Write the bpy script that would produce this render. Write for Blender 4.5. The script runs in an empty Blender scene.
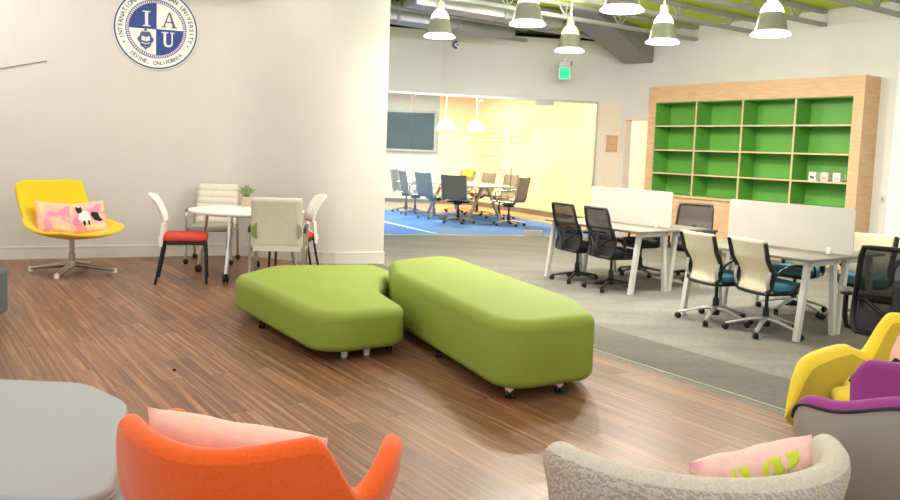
import bpy, bmesh, math, random
from mathutils import Vector, Matrix
random.seed(7)
PI = math.pi
S = bpy.context.scene
COL = S.collection
AX = (-.574, .819)          # along the bookcase wall, away
BX = (.819, .574)           # square to it
RZ = math.radians(-55)      # local x = -AX, local y = BX


def lin(h):
    h = h.lstrip('#')
    c = [int(h[i:i + 2], 16) / 255 for i in (0, 2, 4)]
    return tuple((v / 12.92 if v <= .04045 else ((v + .055) / 1.055) ** 2.4) for v in c) + (1,)


def mat(name, col, rough=.6, metal=0., var=.06, scale=40., bump=0., bscale=200., coat=0., emit=None, es=0., trans=0., sheen=0.):
    m = bpy.data.materials.new(name)
    m.use_nodes = True
    nt = m.node_tree
    N = nt.nodes
    L = nt.links
    b = N['Principled BSDF']
    b.inputs['Roughness'].default_value = rough
    b.inputs['Metallic'].default_value = metal
    b.inputs['Coat Weight'].default_value = coat
    b.inputs['Transmission Weight'].default_value = trans
    b.inputs['Sheen Weight'].default_value = sheen
    c = lin(col)
    tc = N.new('ShaderNodeTexCoord')
    if var > 0:
        n = N.new('ShaderNodeTexNoise')
        n.inputs['Scale'].default_value = scale
        n.inputs['Detail'].default_value = 4
        L.new(tc.outputs['Object'], n.inputs['Vector'])
        r = N.new('ShaderNodeValToRGB')
        r.color_ramp.elements[0].position = .3
        r.color_ramp.elements[1].position = .7
        r.color_ramp.elements[0].color = tuple(v * (1 - var) for v in c[:3]) + (1,)
        r.color_ramp.elements[1].color = tuple(min(1, v * (1 + var)) for v in c[:3]) + (1,)
        L.new(n.outputs['Fac'], r.inputs['Fac'])
        L.new(r.outputs['Color'], b.inputs['Base Color'])
    else:
        b.inputs['Base Color'].default_value = c
    if bump > 0:
        n2 = N.new('ShaderNodeTexNoise')
        n2.inputs['Scale'].default_value = bscale
        n2.inputs['Detail'].default_value = 3
        L.new(tc.outputs['Object'], n2.inputs['Vector'])
        bp = N.new('ShaderNodeBump')
        bp.inputs['Strength'].default_value = bump
        bp.inputs['Distance'].default_value = .004
        L.new(n2.outputs['Fac'], bp.inputs['Height'])
        L.new(bp.outputs['Normal'], b.inputs['Normal'])
    if emit:
        b.inputs['Emission Color'].default_value = lin(emit)
        b.inputs['Emission Strength'].default_value = es
    return m


def glass_mat(name, tint, gloss, alpha_col=None, dens=0.):
    m = bpy.data.materials.new(name)
    m.use_nodes = True
    nt = m.node_tree
    N = nt.nodes
    L = nt.links
    N.remove(N['Principled BSDF'])
    out = N['Material Output']
    t = N.new('ShaderNodeBsdfTransparent')
    t.inputs['Color'].default_value = lin(tint)
    g = N.new('ShaderNodeBsdfGlossy')
    g.inputs['Roughness'].default_value = .02
    lw = N.new('ShaderNodeLayerWeight')
    lw.inputs['Blend'].default_value = gloss
    mx = N.new('ShaderNodeMixShader')
    L.new(lw.outputs['Fresnel'], mx.inputs['Fac'])
    L.new(t.outputs[0], mx.inputs[1])
    L.new(g.outputs[0], mx.inputs[2])
    last = mx
    if dens > 0:
        d = N.new('ShaderNodeBsdfDiffuse')
        d.inputs['Color'].default_value = lin(alpha_col)
        m2 = N.new('ShaderNodeMixShader')
        m2.inputs['Fac'].default_value = dens
        L.new(mx.outputs[0], m2.inputs[1])
        L.new(d.outputs[0], m2.inputs[2])
        last = m2
    L.new(last.outputs[0], out.inputs['Surface'])
    return m


def mesh_mat(name, col, dens, tint='#ffffff'):
    """woven see-through mesh: fine threads, partly open"""
    m = bpy.data.materials.new(name)
    m.use_nodes = True
    nt = m.node_tree
    N = nt.nodes
    L = nt.links
    b = N['Principled BSDF']
    b.inputs['Base Color'].default_value = lin(col)
    b.inputs['Roughness'].default_value = .6
    t = N.new('ShaderNodeBsdfTransparent')
    t.inputs['Color'].default_value = lin(tint)
    tc = N.new('ShaderNodeTexCoord')
    w = N.new('ShaderNodeTexNoise')
    w.inputs['Scale'].default_value = 300
    L.new(tc.outputs['Object'], w.inputs['Vector'])
    mp = N.new('ShaderNodeMapRange')
    mp.inputs['To Min'].default_value = max(0, dens - .1)
    mp.inputs['To Max'].default_value = min(1, dens + .1)
    L.new(w.outputs['Fac'], mp.inputs['Value'])
    mx = N.new('ShaderNodeMixShader')
    L.new(mp.outputs['Result'], mx.inputs['Fac'])
    L.new(t.outputs[0], mx.inputs[1])
    L.new(b.outputs[0], mx.inputs[2])
    L.new(mx.outputs[0], N['Material Output'].inputs['Surface'])
    return m


def wood_mat(name, cols, rot, plank=None, rough=.4, stretch=(1.2, 18, 18), bump=.15, coord='Object'):
    m = bpy.data.materials.new(name)
    m.use_nodes = True
    nt = m.node_tree
    N = nt.nodes
    L = nt.links
    b = N['Principled BSDF']
    tc = N.new('ShaderNodeTexCoord')
    mp0 = N.new('ShaderNodeMapping')
    mp0.inputs['Rotation'].default_value = (0, 0, rot)
    L.new(tc.outputs[coord], mp0.inputs['Vector'])
    vec = mp0.outputs['Vector']
    mp = N.new('ShaderNodeMapping')
    mp.inputs['Scale'].default_value = stretch
    n = N.new('ShaderNodeTexNoise')
    n.inputs['Scale'].default_value = 1.6
    n.inputs['Detail'].default_value = 8
    n.inputs['Roughness'].default_value = .62
    fac_src = None
    if plank:
        bk = N.new('ShaderNodeTexBrick')
        bk.inputs['Scale'].default_value = 1
        bk.inputs['Brick Width'].default_value = plank[0]
        bk.inputs['Row Height'].default_value = plank[1]
        bk.inputs['Mortar Size'].default_value = .0022
        bk.inputs['Mortar Smooth'].default_value = .1
        bk.inputs['Color1'].default_value = (0, 0, 0, 1)
        bk.inputs['Color2'].default_value = (1, 1, 1, 1)
        bk.offset = .37
        L.new(vec, bk.inputs['Vector'])
        # shift the grain from plank to plank
        ad = N.new('ShaderNodeVectorMath')
        ad.operation = 'MULTIPLY_ADD'
        ad.inputs[1].default_value = (3.1, 1.7, 5.3)
        L.new(bk.outputs['Color'], ad.inputs[0])
        L.new(vec, ad.inputs[2])
        L.new(ad.outputs[0], mp.inputs['Vector'])
    else:
        L.new(vec, mp.inputs['Vector'])
    L.new(mp.outputs['Vector'], n.inputs['Vector'])
    r = N.new('ShaderNodeValToRGB')
    el = r.color_ramp.elements
    el[0].position = .28
    el[0].color = lin(cols[0])
    el[1].position = .72
    el[1].color = lin(cols[2])
    e = el.new(.5)
    e.color = lin(cols[1])
    L.new(n.outputs['Fac'], r.inputs['Fac'])
    src = r.outputs['Color']
    if plank:
        mr = N.new('ShaderNodeMapRange')
        mr.inputs['To Min'].default_value = .78
        mr.inputs['To Max'].default_value = 1.16
        L.new(bk.outputs['Color'], mr.inputs['Value'])
        mu = N.new('ShaderNodeVectorMath')
        mu.operation = 'SCALE'
        L.new(src, mu.inputs[0])
        L.new(mr.outputs['Result'], mu.inputs['Scale'])
        mx = N.new('ShaderNodeMix')
        mx.data_type = 'RGBA'
        L.new(bk.outputs['Fac'], mx.inputs['Factor'])
        L.new(mu.outputs[0], mx.inputs[6])
        mx.inputs[7].default_value = lin('#4a3528')
        src = mx.outputs[2]
    L.new(src, b.inputs['Base Color'])
    rr = N.new('ShaderNodeMapRange')
    rr.inputs['To Min'].default_value = rough - .08
    rr.inputs['To Max'].default_value = rough + .12
    L.new(n.outputs['Fac'], rr.inputs['Value'])
    L.new(rr.outputs['Result'], b.inputs['Roughness'])
    bp = N.new('ShaderNodeBump')
    bp.inputs['Strength'].default_value = bump
    bp.inputs['Distance'].default_value = .003
    L.new(n.outputs['Fac'], bp.inputs['Height'])
    L.new(bp.outputs['Normal'], b.inputs['Normal'])
    return m


def carpet_mat(name, c1, c2, rot, sc=60.):
    m = bpy.data.materials.new(name)
    m.use_nodes = True
    nt = m.node_tree
    N = nt.nodes
    L = nt.links
    b = N['Principled BSDF']
    b.inputs['Roughness'].default_value = .95
    tc = N.new('ShaderNodeTexCoord')
    mp = N.new('ShaderNodeMapping')
    mp.inputs['Rotation'].default_value = (0, 0, rot)
    mp.inputs['Scale'].default_value = (.35, 1.6, 1)
    L.new(tc.outputs['Object'], mp.inputs['Vector'])
    n = N.new('ShaderNodeTexNoise')
    n.inputs['Scale'].default_value = sc
    n.inputs['Detail'].default_value = 5
    n.inputs['Roughness'].default_value = .75
    L.new(mp.outputs[0], n.inputs['Vector'])
    n3 = N.new('ShaderNodeTexNoise')
    n3.inputs['Scale'].default_value = 2.2
    L.new(mp.outputs[0], n3.inputs['Vector'])
    a = N.new('ShaderNodeMath')
    a.operation = 'MULTIPLY_ADD'
    a.inputs[1].default_value = .35
    L.new(n3.outputs['Fac'], a.inputs[0])
    L.new(n.outputs['Fac'], a.inputs[2])
    r = N.new('ShaderNodeValToRGB')
    r.color_ramp.elements[0].position = .42
    r.color_ramp.elements[1].position = .92
    r.color_ramp.elements[0].color = lin(c1)
    r.color_ramp.elements[1].color = lin(c2)
    L.new(a.outputs[0], r.inputs['Fac'])
    L.new(r.outputs[0], b.inputs['Base Color'])
    bp = N.new('ShaderNodeBump')
    bp.inputs['Strength'].default_value = .5
    bp.inputs['Distance'].default_value = .006
    L.new(n.outputs['Fac'], bp.inputs['Height'])
    L.new(bp.outputs['Normal'], b.inputs['Normal'])
    return m


def blotch_mat(name, base, spots, scale=6., rough=.8, seed=0.):
    """cloth printed with soft coloured blotches"""
    m = mat(name, base, rough, var=.04, scale=30, bump=.12, bscale=60)
    nt = m.node_tree
    N = nt.nodes
    L = nt.links
    b = N['Principled BSDF']
    src = b.inputs['Base Color'].links[0].from_socket
    tc = N.new('ShaderNodeTexCoord')
    for i, (c, lo, hi) in enumerate(spots):
        mp = N.new('ShaderNodeMapping')
        mp.inputs['Location'].default_value = (seed + i * 7.3, i * 3.1, seed)
        L.new(tc.outputs['Object'], mp.inputs['Vector'])
        n = N.new('ShaderNodeTexNoise')
        n.inputs['Scale'].default_value = scale
        n.inputs['Detail'].default_value = 1
        L.new(mp.outputs[0], n.inputs['Vector'])
        mr = N.new('ShaderNodeMapRange')
        mr.inputs['From Min'].default_value = lo
        mr.inputs['From Max'].default_value = hi
        L.new(n.outputs['Fac'], mr.inputs['Value'])
        mx = N.new('ShaderNodeMix')
        mx.data_type = 'RGBA'
        L.new(mr.outputs['Result'], mx.inputs['Factor'])
        L.new(src, mx.inputs[6])
        mx.inputs[7].default_value = lin(c)
        src = mx.outputs[2]
    L.new(src, b.inputs['Base Color'])
    return m


def zigzag_mat(name, c1, c2, c3):
    m = mat(name, c1, .9, var=0)
    nt = m.node_tree
    N = nt.nodes
    L = nt.links
    b = N['Principled BSDF']
    tc = N.new('ShaderNodeTexCoord')
    w = N.new('ShaderNodeTexWave')
    w.wave_type = 'BANDS'
    w.bands_direction = 'DIAGONAL'
    w.inputs['Scale'].default_value = 26
    w.inputs['Distortion'].default_value = 9
    w.inputs['Detail'].default_value = 2
    w.inputs['Detail Scale'].default_value = 2.2
    L.new(tc.outputs['Object'], w.inputs['Vector'])
    r = N.new('ShaderNodeValToRGB')
    r.color_ramp.elements[0].position = .25
    r.color_ramp.elements[0].color = lin(c2)
    r.color_ramp.elements[1].position = .6
    r.color_ramp.elements[1].color = lin(c1)
    L.new(w.outputs['Fac'], r.inputs['Fac'])
    n = N.new('ShaderNodeTexNoise')
    n.inputs['Scale'].default_value = 14
    L.new(tc.outputs['Object'], n.inputs['Vector'])
    mr = N.new('ShaderNodeMapRange')
    mr.inputs['From Min'].default_value = .52
    mr.inputs['From Max'].default_value = .7
    mr.inputs['To Max'].default_value = .5
    L.new(n.outputs['Fac'], mr.inputs['Value'])
    mx = N.new('ShaderNodeMix')
    mx.data_type = 'RGBA'
    L.new(mr.outputs[0], mx.inputs['Factor'])
    L.new(r.outputs[0], mx.inputs[6])
    mx.inputs[7].default_value = lin(c3)
    L.new(mx.outputs[2], b.inputs['Base Color'])
    bp = N.new('ShaderNodeBump')
    bp.inputs['Strength'].default_value = .35
    bp.inputs['Distance'].default_value = .003
    L.new(w.outputs['Fac'], bp.inputs['Height'])
    L.new(bp.outputs[0], b.inputs['Normal'])
    return m


# ------------------------------------------------------------------ geometry
def BM():
    return bmesh.new()


def box(bm, c, s, rz=0., bev=0., rx=0., ry=0.):
    M = Matrix.Translation(c) @ Matrix.Rotation(rz, 4, 'Z') @ Matrix.Rotation(ry, 4, 'Y') @ Matrix.Rotation(rx, 4, 'X') @ Matrix.Diagonal((s[0], s[1], s[2], 1))
    r = bmesh.ops.create_cube(bm, size=1, matrix=M)
    if bev > 0:
        es = list({e for v in r['verts'] for e in v.link_edges})
        bmesh.ops.bevel(bm, geom=es, offset=bev, segments=2, affect='EDGES', profile=.5)
    return bm


def spline(pts, n=6):
    P = [Vector(p) for p in pts]
    if len(P) < 3:
        return P
    out = []
    for i in range(len(P) - 1):
        p0 = P[max(i - 1, 0)]
        p1 = P[i]
        p2 = P[i + 1]
        p3 = P[min(i + 2, len(P) - 1)]
        for k in range(n):
            t = k / n
            out.append(.5 * ((2 * p1) + (p2 - p0) * t + (2 * p0 - 5 * p1 + 4 * p2 - p3) * t * t + (3 * p1 - p0 - 3 * p2 + p3) * t ** 3))
    out.append(P[-1])
    return out


def tube(bm, pts, r, n=8, closed=False, flat=1.):
    P = [Vector(p) for p in pts]
    m = len(P)
    rings = []
    prev = None
    for i in range(m):
        if closed:
            t = P[(i + 1) % m] - P[i - 1]
        else:
            t = P[min(i + 1, m - 1)] - P[max(i - 1, 0)]
        t.normalize()
        if prev is None:
            up = Vector((0, 0, 1)) if abs(t.z) < .9 else Vector((0, 1, 0))
            a = t.cross(up).normalized()
        else:
            a = (prev - t * prev.dot(t)).normalized()
        prev = a
        b = t.cross(a).normalized()
        rr = r[i] if isinstance(r, (list, tuple)) else r
        rings.append([bm.verts.new(P[i] + (a * math.cos(2 * PI * k / n) + b * math.sin(2 * PI * k / n) * flat) * rr) for k in range(n)])
    for i in range(m if closed else m - 1):
        A = rings[i]
        B = rings[(i + 1) % m]
        for k in range(n):
            bm.faces.new((A[k], A[(k + 1) % n], B[(k + 1) % n], B[k]))
    if not closed:
        bm.faces.new(rings[0][::-1])
        bm.faces.new(rings[-1])
    return bm


def bar(bm, a, b, w, d, axis=None):
    """square bar from a to b"""
    a = Vector(a)
    b = Vector(b)
    t = (b - a).normalized()
    up = Vector(axis) if axis else Vector((1, 0, 0))
    x = (up - t * up.dot(t)).normalized()
    y = t.cross(x)
    vs = []
    for p in (a, b):
        vs.append([bm.verts.new(p + x * sx * w / 2 + y * sy * d / 2) for sx, sy in ((-1, -1), (1, -1), (1, 1), (-1, 1))])
    for k in range(4):
        bm.faces.new((vs[0][k], vs[0][(k + 1) % 4], vs[1][(k + 1) % 4], vs[1][k]))
    bm.faces.new(vs[0][::-1])
    bm.faces.new(vs[1])
    return bm


def lathe(bm, prof, n=24, c=(0, 0, 0), M=None):
    rings = []
    for r, z in prof:
        if r < 1e-5:
            rings.append([bm.verts.new((c[0], c[1], c[2] + z))])
        else:
            rings.append([bm.verts.new((c[0] + r * math.cos(2 * PI * k / n), c[1] + r * math.sin(2 * PI * k / n), c[2] + z)) for k in range(n)])
    for A, B in zip(rings, rings[1:]):
        for k in range(n):
            if len(A) == 1 and len(B) == 1:
                break
            if len(A) == 1:
                bm.faces.new((A[0], B[(k + 1) % n], B[k]))
            elif len(B) == 1:
                bm.faces.new((A[k], A[(k + 1) % n], B[0]))
            else:
                bm.faces.new((A[k], A[(k + 1) % n], B[(k + 1) % n], B[k]))
    if M is not None:
        vs = [v for R in rings for v in R]
        bmesh.ops.transform(bm, matrix=M, verts=vs)
    return bm


def cyl(bm, a, b, r, n=16):
    return tube(bm, [a, b], r, n)


def prism(bm, pts, z0, z1):
    lo = [bm.verts.new((p[0], p[1], z0)) for p in pts]
    hi = [bm.verts.new((p[0], p[1], z1)) for p in pts]
    n = len(pts)
    for k in range(n):
        bm.faces.new((lo[k], lo[(k + 1) % n], hi[(k + 1) % n], hi[k]))
    bm.faces.new(lo[::-1])
    bm.faces.new(hi)
    return bm


def round_poly(pts, rad, n=8):
    out = []
    m = len(pts)
    for i in range(m):
        p = Vector(pts[i][:2])
        a = Vector(pts[i - 1][:2]) - p
        b = Vector(pts[(i + 1) % m][:2]) - p
        r = rad[i] if isinstance(rad, (list, tuple)) else rad
        la, lb = a.length, b.length
        a.normalize()
        b.normalize()
        ang = a.angle(b)
        d = min(r / math.tan(ang / 2), la * .48, lb * .48)
        r2 = d * math.tan(ang / 2)
        c = p + (a + b).normalized() * (r2 / math.sin(ang / 2))
        s = p + a * d - c
        e = p + b * d - c
        a0 = math.atan2(s.y, s.x)
        a1 = math.atan2(e.y, e.x)
        da = (a1 - a0 + PI) % (2 * PI) - PI
        for k in range(n + 1):
            t = a0 + da * k / n
            out.append((c.x + r2 * math.cos(t), c.y + r2 * math.sin(t)))
    return out


def inset(pts, d):
    m = len(pts)
    out = []
    for i in range(m):
        p = Vector(pts[i])
        t = Vector(pts[(i + 1) % m]) - Vector(pts[i - 1])
        t.normalize()
        nrm = Vector((-t.y, t.x))   # inward for CCW
        out.append(p + nrm * d)
    return out


def slab(bm, outline, z0, z1, ft, fb, seg=5, crown=0.):
    """block with rounded top and bottom edges; outline CCW"""
    rings = []
    for k in range(seg + 1):
        a = PI / 2 * k / seg
        rings.append((fb * (1 - math.sin(a)), z0 + fb * (1 - math.cos(a))))
    for k in range(seg + 1):
        a = PI / 2 * k / seg
        rings.append((ft * (1 - math.cos(a)), z1 - ft + ft * math.sin(a)))
    if crown:
        rings.append((ft + .02, z1 + crown))
    V = []
    for d, z in rings:
        V.append([bm.verts.new((p[0], p[1], z)) for p in (inset(outline, d) if d > 1e-6 else outline)])
    n = len(outline)
    for A, B in zip(V, V[1:]):
        for k in range(n):
            bm.faces.new((A[k], A[(k + 1) % n], B[(k + 1) % n], B[k]))
    bm.faces.new(V[0][::-1])
    bm.faces.new(V[-1])
    return bm


def grid(bm, f, nu, nv, closed_u=False):
    V = [[bm.verts.new(f(i / (nu if closed_u else nu - 1), j / (nv - 1))) for i in range(nu)] for j in range(nv)]
    for j in range(nv - 1):
        for i in range(nu if closed_u else nu - 1):
            k = (i + 1) % nu
            bm.faces.new((V[j][i], V[j][k], V[j + 1][k], V[j + 1][i]))
    return V


def obj(name, bm, m, parent=None, smooth=35, label=None, solid=0., sub=0, loc=None, rot=None):
    bmesh.ops.recalc_face_normals(bm, faces=bm.faces[:])
    me = bpy.data.meshes.new(name)
    bm.to_mesh(me)
    bm.free()
    me.materials.append(m)
    if smooth:
        for p in me.polygons:
            p.use_smooth = True
        me.set_sharp_from_angle(angle=math.radians(smooth))
    o = bpy.data.objects.new(name, me)
    COL.objects.link(o)
    if solid:
        md = o.modifiers.new('thickness', 'SOLIDIFY')
        md.thickness = solid
        md.offset = 0
    if sub:
        md = o.modifiers.new('round', 'SUBSURF')
        md.levels = sub
        md.render_levels = sub
    if parent:
        o.parent = parent
    if loc:
        o.location = loc
    if rot:
        o.rotation_euler = rot
    if label:
        o['label'] = label
    return o


def thing(name, label, cat, loc=(0, 0, 0), rz=0., group=None, rot=None):
    o = bpy.data.objects.new(name, None)
    COL.objects.link(o)
    o.empty_display_size = .1
    o.location = loc
    o.rotation_euler = rot if rot else (0, 0, rz)
    o['label'] = label
    o['category'] = cat
    if group:
        o['group'] = group
    return o


def tag(o, label, cat, group=None):
    o['label'] = label
    o['category'] = cat
    if group:
        o['group'] = group
    return o


def struct(name, bm, m, smooth=0, parent=None):
    o = obj(name, bm, m, parent, smooth)
    if parent is None:
        o['kind'] = 'structure'
    return o


def dup(root, loc, rz=None, label=None, group=None):
    def cp(o, par):
        c = o.copy()
        COL.objects.link(c)
        if par:
            c.parent = par
        for ch in o.children:
            cp(ch, c)
        return c
    r = cp(root, None)
    r.location = loc
    if rz is not None:
        r.rotation_euler = (0, 0, rz)
    if label:
        r['label'] = label
    if group:
        r['group'] = group
    return r


FONT = None


def text_bm(bm, s, size, M, depth=.002, align='CENTER'):
    """letters as mesh, laid in the local xy plane then moved by M"""
    cu = bpy.data.curves.new('lettering', 'FONT')
    cu.body = s
    cu.size = size
    cu.align_x = align
    cu.align_y = 'CENTER'
    cu.extrude = depth
    cu.offset = size * .012
    cu.resolution_u = 3
    o = bpy.data.objects.new('lettering', cu)
    COL.objects.link(o)
    dg = bpy.context.evaluated_depsgraph_get()
    ev = o.evaluated_get(dg)
    me = ev.to_mesh()
    vs = [bm.verts.new(M @ v.co) for v in me.vertices]
    for p in me.polygons:
        try:
            bm.faces.new([vs[i] for i in p.vertices])
        except ValueError:
            pass
    ev.to_mesh_clear()
    bpy.data.objects.remove(o)
    bpy.data.curves.remove(cu)
    return bm


def pillow_pt(u, v, w, h, t, side=1):
    e = (max(0, 1 - u ** 4) ** .5) * (max(0, 1 - v ** 4) ** .5)
    pin = 1 - .07 * (1 - u * u) * 0 - .0
    x = w / 2 * u * (1 - .06 * (1 - v * v) * 0 - .05 * (1 - abs(v)) * (abs(u) ** 6))
    z = h / 2 * v * (1 - .07 * (1 - abs(u)) * (abs(v) ** 6))
    wr = .006 * math.sin(9 * u + 3 * v) * math.sin(5 * v - 2 * u) * e
    return Vector((x, side * (t / 2 * e + wr), z))


def pillow(name, label, cat, m, w, h, t, loc, rot, group=None):
    bm = BM()
    for s in (1, -1):
        grid(bm, lambda a, b: pillow_pt(2 * a - 1, 2 * b - 1, w, h, t, s), 25, 25)
    bmesh.ops.remove_doubles(bm, verts=bm.verts[:], dist=.0008)
    o = obj(name, bm, m, None, 60)
    o.location = loc
    o.rotation_euler = rot
    tag(o, label, cat, group)
    return o


def pillow_patch(p, name, m, poly, w, h, t, side=-1, label=None):
    """printed shape on a pillow's face"""
    bm = BM()
    c = Vector((sum(q[0] for q in poly) / len(poly), sum(q[1] for q in poly) / len(poly)))
    rings = []
    for k in range(4):
        f = k / 3
        rings.append([bm.verts.new(pillow_pt(c.x + (q[0] - c.x) * f, c.y + (q[1] - c.y) * f, w, h, t, side) + Vector((0, side * .0025, 0))) for q in poly] if k else None)
    n = len(poly)
    cv = bm.verts.new(pillow_pt(c.x, c.y, w, h, t, side) + Vector((0, side * .0025, 0)))
    for k in range(n):
        bm.faces.new((cv, rings[1][k], rings[1][(k + 1) % n]))
        for a in (1, 2):
            bm.faces.new((rings[a][k], rings[a + 1][k], rings[a + 1][(k + 1) % n], rings[a][(k + 1) % n]))
    o = obj(name, bm, m, p, 60, label)
    md = o.modifiers.new('ink', 'SOLIDIFY')
    md.thickness = .0015
    return o


def facing(dx, dy):
    """rotation that turns local +Y to the direction (dx, dy)"""
    return math.atan2(-dx, dy)


def ab(cx, cy, x, y):
    """point x to the right along the bookcase wall, y towards the wall, from (cx, cy)"""
    return (cx - AX[0] * x + BX[0] * y, cy - AX[1] * x + BX[1] * y)
# ------------------------------------------------------------------ materials
W_CREAM = mat('cream wall paint', '#d2cfc8', .7, var=.015, scale=3, bump=.05, bscale=90)
W_WHITE = mat('white wall paint', '#e9e7e6', .7, var=.015, scale=3)
W_COOL = mat('cool white paint', '#e9edf0', .7, var=.01, scale=3)
W_WARM = mat('warm white paint', '#f6e9d6', .75, var=.01, scale=3)
M_BASE = mat('baseboard paint', '#d9d5cb', .5, var=.01)
M_WOODF = wood_mat('plank floor', ('#4f3322', '#855c42', '#b28767'), math.radians(55), (1.25, .15), .34, (.55, 24, 10))
M_CARPET = carpet_mat('grey loop carpet', '#605d59', '#97938d', math.radians(55), 55)
M_CARPET2 = carpet_mat('dark loop carpet', '#4f4c48', '#7b7771', math.radians(-35), 55)
M_BLUEC = carpet_mat('blue carpet', '#3a6fc4', '#5b90dd', math.radians(55), 40)
M_CONFF = wood_mat('light plank floor', ('#a97f5f', '#c49a78', '#d6b08e'), math.radians(55), (1.25, .15), .5, (1, 13, 10))
M_DECK = mat('lime deck', '#b9d62e', .6, var=.1, scale=.8)
M_STEEL = mat('grey painted steel', '#a9abab', .5, .1, var=.05)
M_DUCT = mat('galvanised duct', '#a4a6a8', .4, .6, var=.08, scale=6)
M_DARK = mat('dark grey paint', '#6d6e70', .7, var=.04)
M_DUCTG = mat('grey duct paint', '#8f9090', .7, var=.04)
M_VOID = mat('black of the dark void', '#1d1e20', .9, var=.05)  # black standing in for the unlit open space above the glass room
M_MAPLE = wood_mat('maple veneer', ('#d0a27a', '#dcb38c', '#e6c09c'), 0, None, .45, (2.2, 2.2, 22), .05)
M_MAPLEE = wood_mat('maple edge', ('#cfae83', '#dbbd95', '#e6cba6'), 0, None, .45, (2.2, 14, 22), .05)
M_GREENL = mat('green laminate', '#69ab47', .5, var=.05, scale=5)
M_GREENU = mat('lime upholstery', '#8a9f38', .7, var=.04, scale=220, bump=.08, bscale=300)
M_GREYF = mat('light grey woven cloth', '#a8adb0', .9, var=.07, scale=260, bump=.3, bscale=300)
M_CHARF = mat('charcoal cloth', '#5c6366', .9, var=.08, scale=200, bump=.3, bscale=300)
M_ORANGE = mat('orange wool', '#f4630f', .92, var=.08, scale=160, bump=.4, bscale=260, sheen=.3)
M_YELLOW = mat('yellow wool', '#e8c813', .9, var=.06, scale=160, bump=.3, bscale=260, sheen=.2)
M_OLIVE = mat('olive yellow lining', '#c4ae3c', .9, var=.06, scale=160, bump=.3, bscale=260)  # olive tone for the inner faces below the lip
M_YELLOW2 = mat('bright yellow wool', '#f6dc38', .9, var=.06, scale=160, bump=.3, bscale=260, sheen=.2)
M_PURPLE = mat('purple wool', '#9c3f8d', .9, var=.06, scale=160, bump=.3, bscale=260, sheen=.2)
M_SHELLG = mat('grey moulded shell', '#aba69a', .5, var=.03, scale=8)
M_TUB = zigzag_mat('zigzag weave', '#d2ccbf', '#b3ab9c', '#d6c692')
M_TUBI = mat('oatmeal weave', '#cdc7b8', .9, var=.12, scale=120, bump=.4, bscale=160)
M_BLACKP = mat('black plastic', '#17181a', .45, var=.05)
M_BLACKF = mat('black cloth', '#26272a', .9, var=.1, scale=200, bump=.3)
M_MESH = mesh_mat('black mesh', '#222427', .89)
M_CREAMF = mat('cream mesh cloth', '#e2dabd', .85, var=.06, scale=150, bump=.15)
M_TEAL = mat('teal cloth', '#3f7d92', .9, var=.1, scale=160, bump=.25)
M_SILVER = mat('silver paint', '#c3c4c2', .35, .5, var=.03)
M_CHROME = mat('chrome', '#d2cfc8', .12, 1., var=0)
M_SATIN = mat('satin chrome', '#b9b2a6', .3, .9, var=.03)
M_WHITEP = mat('white plastic', '#efece4', .4, var=.02)
M_WHITET = mat('white laminate', '#f0eee8', .35, var=.02)
M_IVORY = mat('ivory vinyl', '#dfd9c9', .55, var=.04, scale=20)
M_RED = mat('red cloth', '#cf4636', .9, var=.1, scale=160, bump=.3)
M_GREYV = mat('grey seat cloth', '#a9a498', .9, var=.08, scale=160, bump=.2)
M_DESKT = mat('grey desk laminate', '#868079', .4, var=.03, scale=30)
M_DESKE = mat('dark desk edge', '#6e6963', .5, var=.03)
M_LEGW = mat('white painted steel', '#d9d8d3', .4, .1, var=.02)
M_SCREEN = mat('frosted acrylic', '#cdcac3', .4, var=.015, scale=6)
M_BLUE = mat('seal blue', '#1b3d86', .5, var=.06, scale=80)
M_SEALW = mat('seal white', '#efece4', .5, var=.02)
M_SEALG = mat('seal silver', '#c8cbd0', .35, .3, var=.03)
M_POT = mat('concrete pot', '#b9ab94', .8, var=.1, scale=60)
M_LEAF = mat('grey green leaf', '#93ad7c', .6, var=.2, scale=30)
M_SOIL = mat('soil', '#4a3b2c', .95, var=.2, scale=80)
M_PINK = mat('pale pink cloth', '#f6cdbd', .85, var=.04, scale=25, bump=.15, bscale=40)
M_PINKB = blotch_mat('pink blotched print', '#f3b9ac', (('#f2d49a', .5, .62), ('#f08fb0', .56, .66)), 7, seed=3)
M_PINKY = blotch_mat('pink print with lime strokes', '#f5cdc4', (('#f0a7b6', .58, .68),), 9, seed=5)
M_LIME = mat('lime ink', '#d3e23c', .85, var=.05)
M_INKB = mat('black ink', '#1b1b20', .85, var=.05)
M_INKW = mat('white ink', '#f4f0ec', .85, var=.02)
M_INKP = mat('hot pink ink', '#ee7fb4', .85, var=.05)
M_TV = mat('screen glass', '#3c4442', .12, var=.3, scale=2.5)
M_TVF = mat('grey screen bezel', '#c3c0b8', .5, var=.02)
M_WB = mat('pale green glass board', '#ecebc6', .2, var=.02, scale=2)
M_WBI = mat('green marker', '#9fc08a', .7, var=.1)
M_RIB = mat('grey ribbed leather', '#77776f', .5, var=.06)
M_CT = mat('conference table top', '#e3dccb', .35, var=.02)
M_GL = glass_mat('clear glass', '#fdfbf2', .12)
M_GLC = glass_mat('reflection tinted glass', '#dff0fb', .16, '#cfe6f5', .10)  # blue tint and pale haze painted in for light reflected on the panes
M_PLAQ = glass_mat('clear acrylic', '#fff2e6', .15, '#f8d9bf', .35)
M_EXIT = mat('lit green sign', '#14c871', .4, var=0, emit='#12e07c', es=1.6)
M_EXITL = mat('lit sign letters', '#0a6b3c', .4, var=0, emit='#0c7a46', es=.3)
M_EXITB = mat('sign housing', '#d9dcda', .5, var=.02)
M_REDL = mat('red lamp', '#a03030', .4, var=0)
M_LAMPW = mat('glowing lamp acrylic', '#ffffff', .4, var=0, emit='#fffaf0', es=4.)
M_CARD = mat('mug white', '#eeeae2', .4, var=.02)
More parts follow.
